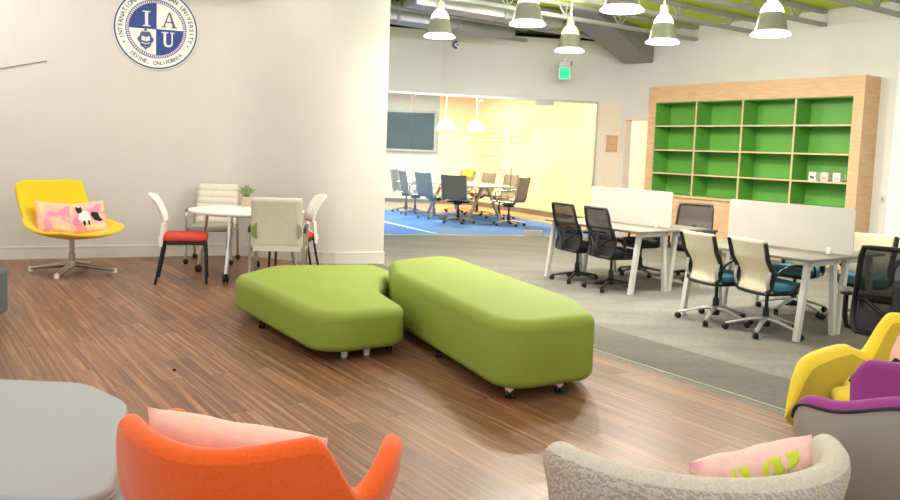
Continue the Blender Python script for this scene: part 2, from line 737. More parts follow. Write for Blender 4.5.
M_CARDP = mat('mug pink', '#eccfc8', .4, var=.02)
M_DOME = mat('pale enamel dome', '#f3ecd8', .5, var=.02, emit='#ffe9bd', es=.35)
M_DOMEL = mat('yellow lit rim', '#e8ea60', .5, var=0, emit='#eaf060', es=.8)
M_YBAG = mat('yellow cloth', '#e6c93a', .8, var=.1, scale=30)
M_WIRE = mat('grey wire', '#6f6c66', .5, var=0)


def shade_mat():
    m = bpy.data.materials.new('prismatic lamp shade')
    m.use_nodes = True
    nt = m.node_tree
    N = nt.nodes
    L = nt.links
    b = N['Principled BSDF']
    b.inputs['Base Color'].default_value = lin('#8d8e88')
    b.inputs['Roughness'].default_value = .3
    b.inputs['Metallic'].default_value = .3
    t = N.new('ShaderNodeBsdfTranslucent')
    t.inputs['Color'].default_value = lin('#d9dad4')
    mx = N.new('ShaderNodeMixShader')
    mx.inputs['Fac'].default_value = .06
    L.new(b.outputs[0], mx.inputs[1])
    L.new(t.outputs[0], mx.inputs[2])
    L.new(mx.outputs[0], N['Material Output'].inputs['Surface'])
    return m


M_SHADE = shade_mat()

# ------------------------------------------------------------------ setting
H_W = 3.67
H_D = 4.2
bm = BM()
prism(bm, [(-9, -3), (7.1, -3), (-2.3, 11.1), (-9, 11.1)], -.05, 0)
struct('floor', bm, M_WOODF)
bm = BM()
prism(bm, [(7.1, -3), (13, -3), (13, 24), (-9, 24), (-9, 11.1), (-2.3, 11.1)], -.05, 0)
struct('floor', bm, M_CARPET)
bm = BM()
d0 = Vector((.565, -.825))
n0 = Vector((.825, .565))
p0 = Vector((-2.04, 10.72))
q = [p0 + d0 * .1, p0 + d0 * 16, p0 + d0 * 16 + n0 * .66, p0 + d0 * .1 + n0 * .66]
bm2 = BM()
prism(bm2, [q[0], q[1], q[1] + n0 * .02, q[0] + n0 * .02], 0, .004)
prism(bm, [q[0] + n0 * .02, q[1] + n0 * .02, q[2], q[3]], 0, .003)
struct('trim_1', bm, M_CARPET2)
struct('trim_2', bm2, M_SATIN)

SW = [(-9, 7.88)]
for k in range(13):                     # the wall bows gently forward here
    x = -3.05 + 1.75 * k / 12
    f = (k / 12) ** 2 * (3 - 2 * k / 12)
    SW.append((x, (1 - f) * (7.88 + .4405 * (x + 9)) + f * (10.3 + .38 * (x + .85))))
NS = len(SW)
SW += [(-.85, 10.3), (-1.02, 10.72), (-1.9, 11.4), (-9, 8.3)]
bm = BM()
prism(bm, SW, 0, H_D)
struct('wall_left', bm, W_CREAM, 50)
# baseboards with a thin lighter lip
bm = BM()
for a, b in zip(SW[:NS + 1], SW[1:NS + 2]):
    a = Vector(a)
    b = Vector(b)
    t = (b - a).normalized()
    n = Vector((t.y, -t.x))
    prism(bm, [a, b, b + n * .015 + t * .012, a + n * .015 - t * .012], 0, .135)
    prism(bm, [a, b, b + n * .02 + t * .015, a + n * .02 - t * .015], .135, .15)
struct('baseboard_left', bm, M_BASE)

MS = (4.555, 11.871)     # middle of the bookcase front on the floor
WY = .40                 # wall plane behind the bookcase front
K = (2.963 + .082, 14.66 + .057)       # corner of glass wall and bookcase wall


def sh(x, y):
    return ab(MS[0], MS[1], x, y)


# bookcase wall with its doorway (local x: right, y: into the wall)
bm = BM()
prism(bm, [sh(-2.40, WY), sh(10, WY), sh(10, .55), sh(-2.40, .55)], 0, H_W)
prism(bm, [sh(-3.10, WY), sh(-2.40, WY), sh(-2.40, .55), sh(-3.10, .55)], 2.18, H_W)
prism(bm, [K, sh(-3.10, WY), sh(-3.10, .55), sh(-3.28, .55)], 0, H_W)
struct('wall_right', bm, W_WHITE)
bm = BM()
prism(bm, [sh(1.74, .28), sh(10, .28), sh(10, WY), sh(1.74, WY)], 0, H_W)
struct('trim_3', bm, W_COOL)
# door jamb of the lit doorway
bm = BM()
prism(bm, [sh(-3.1, .39), sh(-3.07, .39), sh(-3.07, .56), sh(-3.1, .56)], 0, 2.18)
prism(bm, [sh(-2.43, .39), sh(-2.40, .39), sh(-2.40, .56), sh(-2.43, .56)], 0, 2.18)
prism(bm, [sh(-3.07, .39), sh(-2.43, .39), sh(-2.43, .56), sh(-3.07, .56)], 2.15, 2.18)
struct('trim_4', bm, W_WARM)

G0 = (-.237, 13.994)
G1 = (2.60, 14.60)
GL = (-3.2, 13.0)
gd = (Vector(G1) - Vector(G0)).normalized()
gn = Vector((-gd.y, gd.x))
ld = (Vector(GL) - Vector(G0)).normalized()
ln = Vector((-ld.y, ld.x)) * -1
GT = 2.44
# wall above the glass
bm = BM()
prism(bm, [G0, K, Vector(K) + gn * .12, Vector(G0) + gn * .12], GT + .02, 3.53)
struct('wall_back', bm, W_WHITE)
bm = BM()
prism(bm, [GL, G0, Vector(G0) + ln * .12, Vector(GL) + ln * .12], GT + .02, 3.53)
struct('wall_back', bm, W_COOL)
# stub of wall right of the glass, carrying the plaque
bm = BM()
prism(bm, [G1, K, Vector(K) + gn * .12, Vector(G1) + gn * .12], 0, GT + .02)
struct('wall_back', bm, W_WARM)
# slim metal head channel and floor channel
bm = BM()
for a, b in ((GL, G0), (G0, G1)):
    a = Vector(a)
    b = Vector(b)
    t = (b - a).normalized()
    n = Vector((-t.y, t.x))
    prism(bm, [a - n * .03, b - n * .03, b + n * .05, a + n * .05], GT - .015, GT + .02)
    prism(bm, [a - n * .005, b - n * .005, b + n * .02, a + n * .02], 0, .012)
prism(bm, [Vector(G1) - gd * .03 - gn * .02, Vector(G1) - gn * .02, Vector(G1) + gn * .05, Vector(G1) - gd * .03 + gn * .05], 0, GT)
struct('trim_5', bm, M_SILVER)
# glass panes: stations along the front
def pane(name, a, b, m, n):
    bm = BM()
    prism(bm, [a, b, b + n * .012, a + n * .012], .014, GT - .016)
    struct(name, bm, m)


Lg = (Vector(G1) - Vector(G0)).length
st = [0, Lg * .415, Lg * .675, Lg - .03]
for i, (a, b) in enumerate(((0, 1), (1, 2), (2, 3))):
    pane('window_%d' % (i + 1) if i != 1 else 'door_1', Vector(G0) + gd * (st[a] + .006), Vector(G0) + gd * (st[b] - .006), M_GL, gn)
pane('window_4', Vector(GL), Vector(G0) - Vector((.5, .18)), M_GLC, ln)
pane('window_5', Vector(G0) - Vector((.49, .176)), Vector(G0) - Vector((.01, .003)), M_GLC, ln)
door = bpy.data.objects['door_1']
bm = BM()
hx = Vector(G0) + gd * (st[1] + .1)
P = [hx - gn * .01, hx - gn * .06]
tube(bm, spline([(P[0].x, P[0].y, 1.25), (P[1].x, P[1].y, 1.25), (P[1].x, P[1].y, .92), (P[0].x, P[0].y, .92)], 5), .014, 8)
obj('door_handle', bm, M_CHROME, door)
bm = BM()
a = Vector(G0) + gd * (st[2] - .34)
b = Vector(G0) + gd * (st[2] + .0)
prism(bm, [a - gn * .02, b - gn * .02, b + gn * .03, a + gn * .03], .0, .11)
obj('floor_hinge', bm, M_SILVER, door)
bm = BM()
prism(bm, [a + gd * .1 - gn * .02, b + gd * .1 - gn * .02, b + gd * .1 + gn * .03, a + gd * .1 + gn * .03], GT - .09, GT - .017)
obj('top_hinge', bm, M_SILVER, door)

# meeting room behind the glass
CB = (.54, 22.1)
CR = (4.1, 15.6)
CL = (-6, 22.5)
bm = BM()
prism(bm, [CL, CB, (.54, 22.25), (-6, 22.65)], 0, 3.0)
struct('wall_far', bm, W_WARM)
bm = BM()
prism(bm, [CB, CR, (4.25, 15.7), (.69, 22.2)], 0, 3.0)
struct('wall_side', bm, W_WARM)
bm = BM()
prism(bm, [CL, (-6, 12.4), (-3.2, 13.1), (-.24, 14.06), (2.95, 14.8), (3.2, 14.98), CR, CB], 2.98, 3.06)
struct('ceiling', bm, W_WARM)
bm = BM()
prism(bm, [CL, (-6, 22.6), (-6.1, 22.6), (-6.1, 12.2), (-6, 12.2)], 0, 3.0)
struct('wall_end', bm, W_WARM)
bm = BM()
prism(bm, [(-6, 12.05), GL, G0, G1, K, (4.4, 15.6), CB, CL], -.02, .004)
struct('floor', bm, M_CONFF)
bm = BM()
prism(bm, [(-6, 12.1), (-3.2, 13.06), (-.25, 14.05), (2.62, 14.66), (2.95, 14.75), (3.05, 15.1), (1.29, 18.8), (-6, 19.8)], .0, .009)
struct('floor', bm, M_BLUEC)
bm = BM()
prism(bm, [(-1.9, 17.0), (-.30, 14.15), (-.22, 14.19), (-1.8, 17.04)], .0, .012)
struct('trim_6', bm, M_SEALW)
bm = BM()
for a, b in ((CL, CB), (CB, CR)):
    a = Vector(a)
    b = Vector(b)
    t = (b - a).normalized()
    n = Vector((t.y, -t.x))
    prism(bm, [a, b, b + n * .015, a + n * .015], 0, .11)
struct('baseboard_back', bm, M_DARK)

# ceiling: dark over the far side, lime deck over the open office
bm = BM()
prism(bm, [(-1.1, 10.6), (-6, 12.0), (-9, 30), (1.5, 30), (3.2, 15.6)], 3.95, 4.0)
struct('ceiling', bm, M_VOID)
bm = BM()
prism(bm, [sh(-4.9, -5.2), sh(9, -5.2), sh(9, .6), sh(-3.3, .6), sh(-4.9, .1)], 3.67, 3.72)
struct('ceiling', bm, M_DECK)
bm = BM()
prism(bm, [(-9, -3), (13, -3), (13, 12), (3.4, 17), (-9, 17)], H_D, H_D + .1)
struct('ceiling', bm, W_CREAM)

bm = BM()
a, b = Vector(G0) + gn * .7 - gd * 4, Vector(K) + gn * .5
prism(bm, [a, b, b + gn * .05, a + gn * .05], 3.07, 4.1)
struct('wall_back', bm, M_VOID)  # black sheet added behind the wall to keep the gap above it dark

# bar joists, square to the bookcase wall
def joist(i, s, length, zb=3.46, zt=3.64, y1=.40):
    bm = BM()
    for z in (zb, zt):
        for o in (-.025, .025):
            a = sh(s + o, y1)
            b = sh(s + o, y1 - length)
            bar(bm, (a[0], a[1], z), (b[0], b[1], z), .05, .03, (0, 0, 1))
    k = 0
    y = .55
    while y < length - .6:
        p = [sh(s, y1 - y - .0), sh(s, y1 - y - .16), sh(s, y1 - y - .32)]
        tube(bm, [(p[0][0], p[0][1], zt), (p[1][0], p[1][1], zb)], .014, 6)
        tube(bm, [(p[2][0], p[2][1], zt), (p[1][0], p[1][1], zb)], .014, 6)
        tube(bm, [(p[1][0], p[1][1], zt), (p[1][0], p[1][1], zb)], .011, 6)
        y += 1.1
    struct('trim_%d' % (10 + i), bm, M_STEEL)


for i, s in enumerate((-6.1, -5.0, -3.9, -2.75, -1.62, -.5, .6, 1.7, 2.8, 3.9)):
    y1 = .40
    if s < -3.2:            # these die into the white wall over the glass
        P0 = Vector(sh(s, 0))
        B_ = Vector(BX)
        for o_, d_ in ((Vector(G0), gd), (Vector(G0), ld)):
            den = B_.x * d_.y - B_.y * d_.x
            y1 = ((o_.x - P0.x) * d_.y - (o_.y - P0.y) * d_.x) / den
            q = P0 + B_ * y1
            if (q - o_).dot(d_) >= 0:
                break
        y1 -= .02
    joist(i, s, 8.2 if s > -3.2 else 5.5, y1=y1)
# grey duct run coming forward from the far corner, and round ducts over the meeting room
u = Vector((math.sin(math.radians(35)), math.cos(math.radians(35))))
v = Vector((u.y, -u.x))
e = Vector((3.0, 14.50))
bm = BM()
V = []
for p, z in ((e, 3.14), (e - u * 2.6, 3.66)):
    for o, h in ((0, 0), (.56, 0), (.56, .34), (0, .34)):
        q = p + v * o
        V.append(bm.verts.new((q.x, q.y, z + h)))
for f in ((0, 1, 2, 3), (7, 6, 5, 4), (0, 4, 5, 1), (1, 5, 6, 2), (2, 6, 7, 3), (3, 7, 4, 0)):
    bm.faces.new([V[k] for k in f])
t = obj('ceiling_duct', bm, M_DUCTG, None, 0)
tag(t, 'dark grey boxed duct in the far corner above the lit doorway', 'duct')
for s_, z, w_, h_, len_, lab in ((-3.35, 3.36, .42, .26, 2.7, 'flat silver duct between the joists, nearest the white upper wall'),
                           (-2.2, 3.40, .36, .24, 2.6, 'flat silver duct between the joists above the nearer lamps')):
    t = thing('air_duct', lab, 'duct', sh(s_, -2.2) + (z,), RZ)
    bm = BM()
    box(bm, (0, -len_ / 2, h_ / 2), (w_, len_, h_), bev=.01)
    obj('duct_body', bm, M_DUCT, t, 30)
    for k in range(1, 3):
        bm = BM()
        box(bm, (0, -1.1 * k, h_ / 2), (w_ + .03, .04, h_ + .03))
        obj('duct_seam', bm, M_STEEL, t, 0)

# ------------------------------------------------------------------ pendant lamps
def make_lamp(label):
    r = thing('pendant_lamp', label, 'lamp', group='bell shaped pendant lamps')
    bm = BM()
    pr = [(.115, .215), (.128, .19), (.143, .14), (.155, .08), (.168, .02)]
    lathe(bm, pr + [(x - .006, z) for x, z in pr[::-1]], 32)
    obj('lamp_shade', bm, M_SHADE, r, 40)
    bm = BM()
    lathe(bm, [(.160, .026), (.17, .024), (.186, .008), (.2, -.004), (.198, -.012), (.18, -.006), (.16, .008), (.160, .026)], 32)
    obj('rim', bm, M_LAMPW, r, 40)
    bm = BM()
    lathe(bm, [(.155, .012), (.0, .010), (.0, .014), (.155, .016), (.155, .012)], 32)
    obj('lens', bm, M_LAMPW, r, 40)
    bm = BM()
    lathe(bm, [(.0, .335), (.045, .33), (.08, .30), (.105, .26), (.118, .216), (.09, .216), (.0, .22)], 24)
    obj('lamp_cap', bm, M_LAMPW, r, 40)
    bm = BM()
    lathe(bm, [(.0, .43), (.05, .43), (.055, .335), (.0, .33)], 20)
    obj('ballast', bm, M_SILVER, r, 40)
    bm = BM()
    cyl(bm, (0, 0, .41), (0, 0, 1.3), .009, 8)
    obj('stem', bm, M_STEEL, r)
    return r


LP = [(-0.218, 10.323, 2.93, 'bell pendant lamp furthest left, beside the edge of the cream wall'),
      (0.768, 8.889, 2.90, 'bell pendant lamp second from the left along the top, between two lower lamps'),
      (1.539, 11.034, 2.90, 'bell pendant lamp hanging just above the green exit sign'),
      (1.498, 7.442, 2.83, 'bell pendant lamp cut by the top of the picture, nearest of all'),
      (2.455, 9.697, 2.87, 'bell pendant lamp hanging above the lit doorway in the far corner'),
      (3.242, 8.421, 2.81, 'bell pendant lamp furthest right, above the bookcase')]
lamp0 = None
for x, y, z, lab in LP:
    if lamp0 is None:
        lamp0 = make_lamp(lab)
        lamp0.location = (x, y, z)
    else:
        dup(lamp0, (x, y, z), 0, lab)

# ------------------------------------------------------------------ bookcase
bc = thing('bookcase', 'large maple wall bookcase with lime green cubbyholes', 'bookcase', (MS[0], MS[1], 0), RZ)
XL, XR, X0, X1, Z0, Z1, ZT = -2.20, 1.47, -2.05, 1.325, .90, 2.40, 2.68
bm = BM()
box(bm, ((XL + X0) / 2, .20, ZT / 2), (X0 - XL, .396, ZT))
box(bm, ((XR + X1) / 2, .20, ZT / 2), (XR - X1, .396, ZT))
box(bm, ((X0 + X1) / 2, .20, (ZT + Z1 + .01) / 2), (X1 - X0, .396, ZT - Z1 - .01))
obj('frame', bm, M_MAPLE, bc, 0)
bm = BM()
box(bm, ((X0 + X1) / 2, .205, .03), (X1 - X0, .35, .06))
obj('plinth', bm, M_DARK, bc, 0)
bm = BM()
box(bm, ((X0 + X1) / 2, .215, .46), (X1 - X0, .36, .80))
obj('base_cabinet', bm, M_MAPLE, bc, 0)
ups = [-1.22, -.368, .497]
ed = [X0] + ups + [X1]
for a, b in zip(ed, ed[1:]):
    bm = BM()
    box(bm, ((a + b) / 2, .025, .455), (b - a - .006, .018, .77), bev=.002)
    obj('cabinet_door', bm, M_MAPLE, bc, 0)
bm = BM()
box(bm, ((X0 + X1) / 2, .20, .88), (X1 - X0, .394, .036))
obj('counter', bm, M_MAPLEE, bc, 0)
bm = BM()
box(bm, ((X0 + X1) / 2, .388, (Z0 + Z1) / 2), (X1 - X0, .012, Z1 - Z0 + .012))
obj('back_panel', bm, M_GREENL, bc, 0)
bm = BM()
for x in (X0 + .004, X1 - .004):
    box(bm, (x, .198, (Z0 + Z1) / 2), (.008, .366, Z1 - Z0))
box(bm, ((X0 + X1) / 2, .198, Z1 + .002), (X1 - X0, .366, .01))
box(bm, ((X0 + X1) / 2, .198, Z0 + .002), (X1 - X0, .366, .006))
obj('side_lining', bm, M_GREENL, bc, 0)
for x in ups:
    bm = BM()
    box(bm, (x, .2, (Z0 + Z1) / 2), (.022, .362, Z1 - Z0))
    u_ = obj('upright', bm, M_GREENL, bc, 0)
    bm = BM()
    box(bm, (x, .011, (Z0 + Z1) / 2), (.026, .014, Z1 - Z0))
    obj('edge_strip', bm, M_MAPLEE, u_, 0)
SHZ = [1.24, 1.625, 2.02]
for z in SHZ:
    bm = BM()
    box(bm, ((X0 + X1) / 2, .2, z), (X1 - X0 - .016, .36, .018))
    u_ = obj('shelf', bm, M_GREENL, bc, 0)
    bm = BM()
    box(bm, ((X0 + X1) / 2, .013, z), (X1 - X0 - .016, .012, .024))
    obj('edge_strip', bm, M_MAPLEE, u_, 0)
# three square printed mugs on the third shelf of the right column
def mug(x, m, inkm, lab, kind):
    p = sh(x, .09)
    t = thing('mug', lab, 'mug', (p[0], p[1], SHZ[0] + .0095), RZ, 'printed mugs on the bookcase')
    bm = BM()
    w = .054
    slab(bm, round_poly([(-w, -w), (w, -w), (w, w), (-w, w)], .012, 4), 0, .125, .004, .006, 3)
    obj('body', bm, m, t, 40)
    bm = BM()
    tube(bm, spline([(w - .004, .02, .1), (w + .02, .03, .095), (w + .02, .03, .04), (w - .004, .02, .03)], 5), .006, 6)
    obj('mug_handle', bm, m, t, 40)
    bm = BM()
    if kind == 0:
        for cx, cz, r1, r2 in ((-.006, .055, .02, .013), (.016, .042, .018, .014), (-.02, .065, .008, .008)):
            lathe(bm, [(0, 0), (1, 0), (1, .002), (0, .002)], 12, M=Matrix.Translation((cx, -w - .001, cz)) @ Matrix.Rotation(PI / 2, 4, 'X') @ Matrix.Diagonal((r1, r2, 1, 1)))
    else:
        for k in range(5):
            box(bm, (-.024 + .012 * k, -w - .001, .045 + .012 * math.sin(k * 2.1)), (.008, .003, .02), ry=.4 * math.sin(k * 3))
    obj('print', bm, inkm, t, 0)


mug(.80, M_CARD, M_INKB, 'white mug with a black animal print, left of the three', 0)
mug(.98, M_CARDP, mat('rose ink', '#b06a6a', .7, var=0), 'pink mug with a red print, between two white mugs', 1)
mug(1.155, M_CARD, mat('grey ink', '#8d8a92', .7, var=0), 'white mug with a grey print, right of the three', 1)
# small switch plate on the wall right of the bookcase
p = sh(1.62, .393)
t = thing('wall_switch', 'small beige switch plate on the wall right of the bookcase', 'switch', (p[0], p[1], 1.05), RZ)
bm = BM()
box(bm, (0, 0, 0), (.055, .01, .1), bev=.003)
obj('cover_plate', bm, M_BASE, t)
bm = BM()
box(bm, (0, -.008, 0), (.018, .01, .04), bev=.002)
obj('rocker', bm, M_GREYV, t)

# ------------------------------------------------------------------ desks
def make_desk(lab, xl=-.75):
    r = thing('desk', lab, 'desk', group='white legged double desks')
    bm = BM()
    for s in (-1, 1):
        box(bm, ((.75 + xl) / 2, s * .302, .692), (.75 - xl, .596, .022), bev=.004)
    obj('desktop', bm, M_DESKT, r, 30)
    bm = BM()
    xm, xw = (.66 + xl + .06) / 2, .66 - xl - .06
    for y_, h_ in ((0, .045), (.3, .03), (-.3, .03)):
        box(bm, (xm, y_, .655), (xw, .05, h_))
    obj('crossbeam', bm, M_LEGW, r, 0)
    for sx in (xl + .06, .66):
        for sy in (-1, 1):
            bm = BM()
            bar(bm, (sx, sy * .585, 0), (sx, sy * .49, .68), .045, .05)
            bar(bm, (sx, sy * .03, 0), (sx, sy * .105, .68), .045, .05)
            bar(bm, (sx, sy * .515, .655), (sx, sy * .08, .655), .045, .05)
            obj('leg_frame', bm, M_LEGW, r, 0)
    bm = BM()
    box(bm, (-.1, -.03, .704), (.34, .012, .004))
    obj('cable_slot', bm, M_DESKE, r, 0)
    return r


D1 = (2.08, 9.45)
D2 = (3.04, 7.49)
desk0 = make_desk('grey topped double desk nearer the glass room, with black mesh chairs')
desk0.location = (D1[0], D1[1], 0)
desk0.rotation_euler = (0, 0, RZ)
desk1 = make_desk('grey topped double desk on the right, with cream backed chairs', -.58)
desk1.location = (D2[0], D2[1], 0)
desk1.rotation_euler = (0, 0, RZ)


def make_divider(D, dx, lab, hl=.63):
    p = ab(D[0], D[1], dx, 0)
    r = thing('desk_divider', lab, 'divider', (p[0], p[1], .704), RZ, 'frosted desk dividers')
    bm = BM()
    pts = round_poly([(-hl, .012), (hl, .012), (hl, .415), (-hl, .415)], .03, 5)
    prism(bm, pts, -.006, .006)
    bmesh.ops.transform(bm, matrix=Matrix.Rotation(PI / 2, 4, 'X'), verts=bm.verts[:])
    obj('screen_panel', bm, M_SCREEN, r, 30)
    for x in (-.44, .42):
        bm = BM()
        slab(bm, round_poly([(x - .022, -.018), (x + .022, -.018), (x + .022, .018), (x - .022, .018)], .012, 4), 0, .055, .012, .002, 3)
        obj('clamp', bm, M_WHITEP, r, 40)
    return r


make_divider(D1, .045, 'frosted white divider on the desk nearer the glass room')
make_divider(D2, .14, 'frosted white divider on the right desk, before the bookcase')

# ------------------------------------------------------------------ task chairs
def caster(bm, x, y, r=.026, rz=0.):
    M = Matrix.Translation((x, y, r)) @ Matrix.Rotation(rz, 4, 'Z')
    for s in (-1, 1):
        vs0 = len(bm.verts)
        prof = [(0, -.009), (r * .8, -.009), (r, -.005), (r, .005), (r * .8, .009), (0, .009)]
        lathe(bm, prof, 14, M=M @ Matrix.Translation((0, s * .012, 0)) @ Matrix.Rotation(PI / 2, 4, 'X'))
    tube(bm, [(x, y, r), (x, y, r * 2.1)], .008, 8)


def star_base(r, m, mc, rad=.29, a0=0.3, zc=.085):
    for k in range(5):
        a = a0 + k * 2 * PI / 5
        bm = BM()
        c, s = math.cos(a), math.sin(a)
        tube(bm, [(.02 * c, .02 * s, zc + .012), (.12 * c, .12 * s, zc + .002), (rad * c, rad * s, .058)], [.03, .024, .015], 8, flat=.7)
        obj('base_leg', bm, m, r, 40)
        bm = BM()
        caster(bm, rad * c, rad * s, .027, a + .5)
        obj('caster', bm, mc, r, 40)
    bm = BM()
    lathe(bm, [(0, .06), (.04, .06), (.045, .12), (.03, .13), (.026, .22), (.016, .225), (.016, .36), (0, .36)], 16)
    obj('column', bm, mc, r, 40)


def back_pt(u, v, w0, w1, top, z0=.47, z1=.86, curve=.035):
    """u -1..1 across, v 0..1 up"""
    w = (w0 + (w1 - w0) * v) * (1 - .0 * v)
    if v > .9:
        w *= 1 - top * ((v - .9) / .1) ** 2
    if v < .1:
        w *= 1 - .12 * ((.1 - v) / .1) ** 2
    y = -.205 + .05 * math.sin(PI * min(1, v * 1.6)) * (1 if v < .62 else 1) - .085 * v * v + curve * u * u
    return Vector((u * w, y, z0 + (z1 - z0) * v))


def rim_path(w0, w1, top, z0, z1, n=10, off=0.):
    P = []
    for k in range(n):
        P.append(back_pt(-1, k / n * .97 + .015, w0, w1, top, z0, z1))
    for k in range(n + 1):
        P.append(back_pt(-1 + 2 * k / n, 1, w0, w1, top, z0, z1))
    for k in range(n):
        P.append(back_pt(1, .985 - k / n * .97, w0, w1, top, z0, z1))
    for k in range(n + 1):
        P.append(back_pt(1 - 2 * k / n, 0, w0, w1, top, z0, z1))
    return P


def seat_parts(r, m, mpan):
    bm = BM()
    o = round_poly([(-.215, -.145), (.215, -.145), (.235, .26), (-.235, .26)], [.1, .1, .08, .08], 7)
    slab(bm, o, .40, .455, .025, .015, 4, .006)
    obj('seat', bm, m, r, 60)
    bm = BM()
    o = round_poly([(-.2, -.17), (.2, -.17), (.205, .2), (-.205, .2)], .08, 6)
    slab(bm, o, .355, .40, .004, .03, 4)
    obj('seat_pan', bm, mpan, r, 60)


def make_black_chair(lab, grp, silver=False):
    r = thing('task_chair', lab, 'chair', group=grp)
    star_base(r, M_SILVER if silver else M_BLACKP, M_BLACKP)
    seat_parts(r, M_BLACKF, M_BLACKP)
    w0, w1, tp, z0, z1 = .23, .205, .05, .385, .92
    bm = BM()
    tube(bm, rim_path(w0, w1, tp, z0, z1), .019, 8, True, .8)
    obj('back_frame', bm, M_BLACKP, r, 50)
    bm = BM()
    grid(bm, lambda a, b: back_pt(2 * a - 1, b, w0, w1, tp, z0, z1), 13, 15)
    obj('back_mesh', bm, M_MESH, r, 60)
    bm = BM()
    grid(bm, lambda a, b: back_pt((2 * a - 1) * .95, .36 + .12 * b, w0, w1, tp, z0, z1) + Vector((0, -.022, 0)), 11, 4)
    obj('lumbar_support', bm, M_BLACKP, r, 60, solid=.012)
    bm = BM()
    tube(bm, spline([(0, -.1, .37), (0, -.2, .385), (0, -.235, .45), (-.0, -.215, .56), (0, -.2, .66)], 5), [.028] * 21, 8, flat=.6)
    for s in (-1, 1):
        tube(bm, spline([(0, -.225, .47), (s * .09, -.2, .53), (s * .2, -.155, .62)], 5), .013, 8)
    obj('back_spine', bm, M_BLACKP, r, 50)
    arms(r, M_BLACKP, False)
    return r


def arms(r, m, loop):
    for s in (-1, 1):
        bm = BM()
        if loop:
            tube(bm, spline([(s * .2, -.17, .47), (s * .26, -.12, .58), (s * .275, -.02, .625), (s * .275, .12, .62), (s * .27, .185, .585), (s * .26, .17, .52), (s * .24, .08, .42), (s * .2, .03, .375)], 5), .015, 8, flat=.8)
        else:
            tube(bm, [(s * .19, -.02, .375), (s * .255, -.02, .385), (s * .27, -.03, .45), (s * .27, -.05, .60)], .016, 8)
            o = round_poly([(s * .27 - .035, -.14), (s * .27 + .035, -.14), (s * .27 + .035, .1), (s * .27 - .035, .1)], .03, 5)
            slab(bm, o, .60, .625, .01, .008, 3)
        obj('armrest', bm, m, r, 50)


def make_cream_chair(lab, grp):
    r = thing('task_chair', lab, 'chair', group=grp)
    star_base(r, M_SILVER, M_BLACKP, .33, .3, .115)
    seat_parts(r, M_TEAL, M_BLACKP)
    w0, w1, tp, z0, z1 = .19, .215, .0, .375, .835
    bm = BM()
    grid(bm, lambda a, b: back_pt(2 * a - 1, b, w0, w1, tp, z0, z1, .03), 13, 15)
    # rolled top edge leaning back
    obj('backrest', bm, M_CREAMF, r, 60, solid=.016)
    bm = BM()
    for s in (-1, 1):
        P = [back_pt(s * 1.03, .02 + .95 * k / 12, w0, w1, tp, z0, z1, .03) + Vector((0, -.008, 0)) for k in range(13)]
        tube(bm, P, [.015 + .014 * math.sin(PI * (.25 + .5 * k / 12)) for k in range(13)], 8, flat=.7)
    P = [back_pt(-1 + 2 * k / 10, 0, w0, w1, tp, z0, z1, .03) for k in range(11)]
    tube(bm, P, .016, 8)
    obj('back_frame', bm, M_BLACKP, r, 50)
    bm = BM()
    for s in (-1, 1):
        tube(bm, spline([(s * .16, -.05, .375), (s * .19, -.15, .40), (s * .2, -.19, .47), (s * .205, -.175, .57)], 5), .018, 8, flat=.7)
    box(bm, (0, -.05, .365), (.3, .06, .03), bev=.008)
    obj('back_bracket', bm, M_SILVER, r, 50)
    arms(r, M_BLACKP, True)
    return r


RB = facing(*BX)             # facing the bookcase wall
RF = facing(-BX[0], -BX[1])
BLG = 'black mesh chairs at the double desks'
CRG = 'cream backed chairs at the right desk'
c = make_black_chair('leftmost black mesh task chair at the desk, its base partly behind its neighbour', BLG)
c.location = (1.53, 9.44, 0)
c.rotation_euler = (0, 0, RB - .12)
dup(c, (1.83, 8.92, 0), RB - .16, 'second black mesh task chair from the left, nearest to the green benches')
p = ab(D1[0], D1[1], -.36, .70)
dup(c, (p[0], p[1], 0), RF - .1, 'black task chair hidden behind the left divider, its seat and base showing under the desk')
p = ab(D1[0], D1[1], .15, 1.02)
dup(c, (p[0], p[1], 0), RF + .5, 'black mesh chair between the two dividers, facing out in front of the maple cabinet')
c2 = make_cream_chair('left of the two cream backed chairs facing the right desk', CRG)
c2.location = (2.50, 7.36, 0)
c2.rotation_euler = (0, 0, RB - .22)
dup(c2, (2.80, 6.93, 0), RB - .25, 'right of the two cream backed chairs facing the right desk, nearest the desk leg')
p = ab(D2[0], D2[1], -.15, .66)
dup(c2, (p[0], p[1], 0), RF + .1, 'cream chair behind the right desk, hidden behind the divider with only its lower part showing')
p = ab(D2[0], D2[1], .50, .74)
dup(c2, (p[0], p[1], 0), RF + .35, 'cream chair behind the right end of the desk, against the bookcase')
c3 = make_black_chair('black mesh chair at the right edge behind the yellow armchair', BLG, True)
c3.location = (2.97, 5.25, 0)
c3.rotation_euler = (0, 0, facing(.5, 1))
c3.scale = (1.08, 1.08, 1.06)
# ------------------------------------------------------------------ green benches
def caster_fork(r, x, y, z, m=M_BLACKP, lab=None):
    bm = BM()
    rr = z * .42
    for s in (-1, 1):
        lathe(bm, [(0, -.01), (rr * .85, -.01), (rr, -.005), (rr, .005), (rr * .85, .01), (0, .01)], 16, M=Matrix.Translation((x + s * .013, y, rr)) @ Matrix.Rotation(PI / 2, 4, 'Y'))
    tube(bm, [(x, y, rr), (x, y, z + .012)], .012, 10)
    o = obj('caster', bm, m, r, 40, lab)
    return o


def leg_peg(r, x, y, z):
    bm = BM()
    lathe(bm, [(0, .0), (.018, .0), (.022, .012), (.027, z + .012), (0, z + .012)], 14, (x, y, 0))
    o = obj('leg', bm, M_WHITET, r, 40, 'short pale wooden leg')


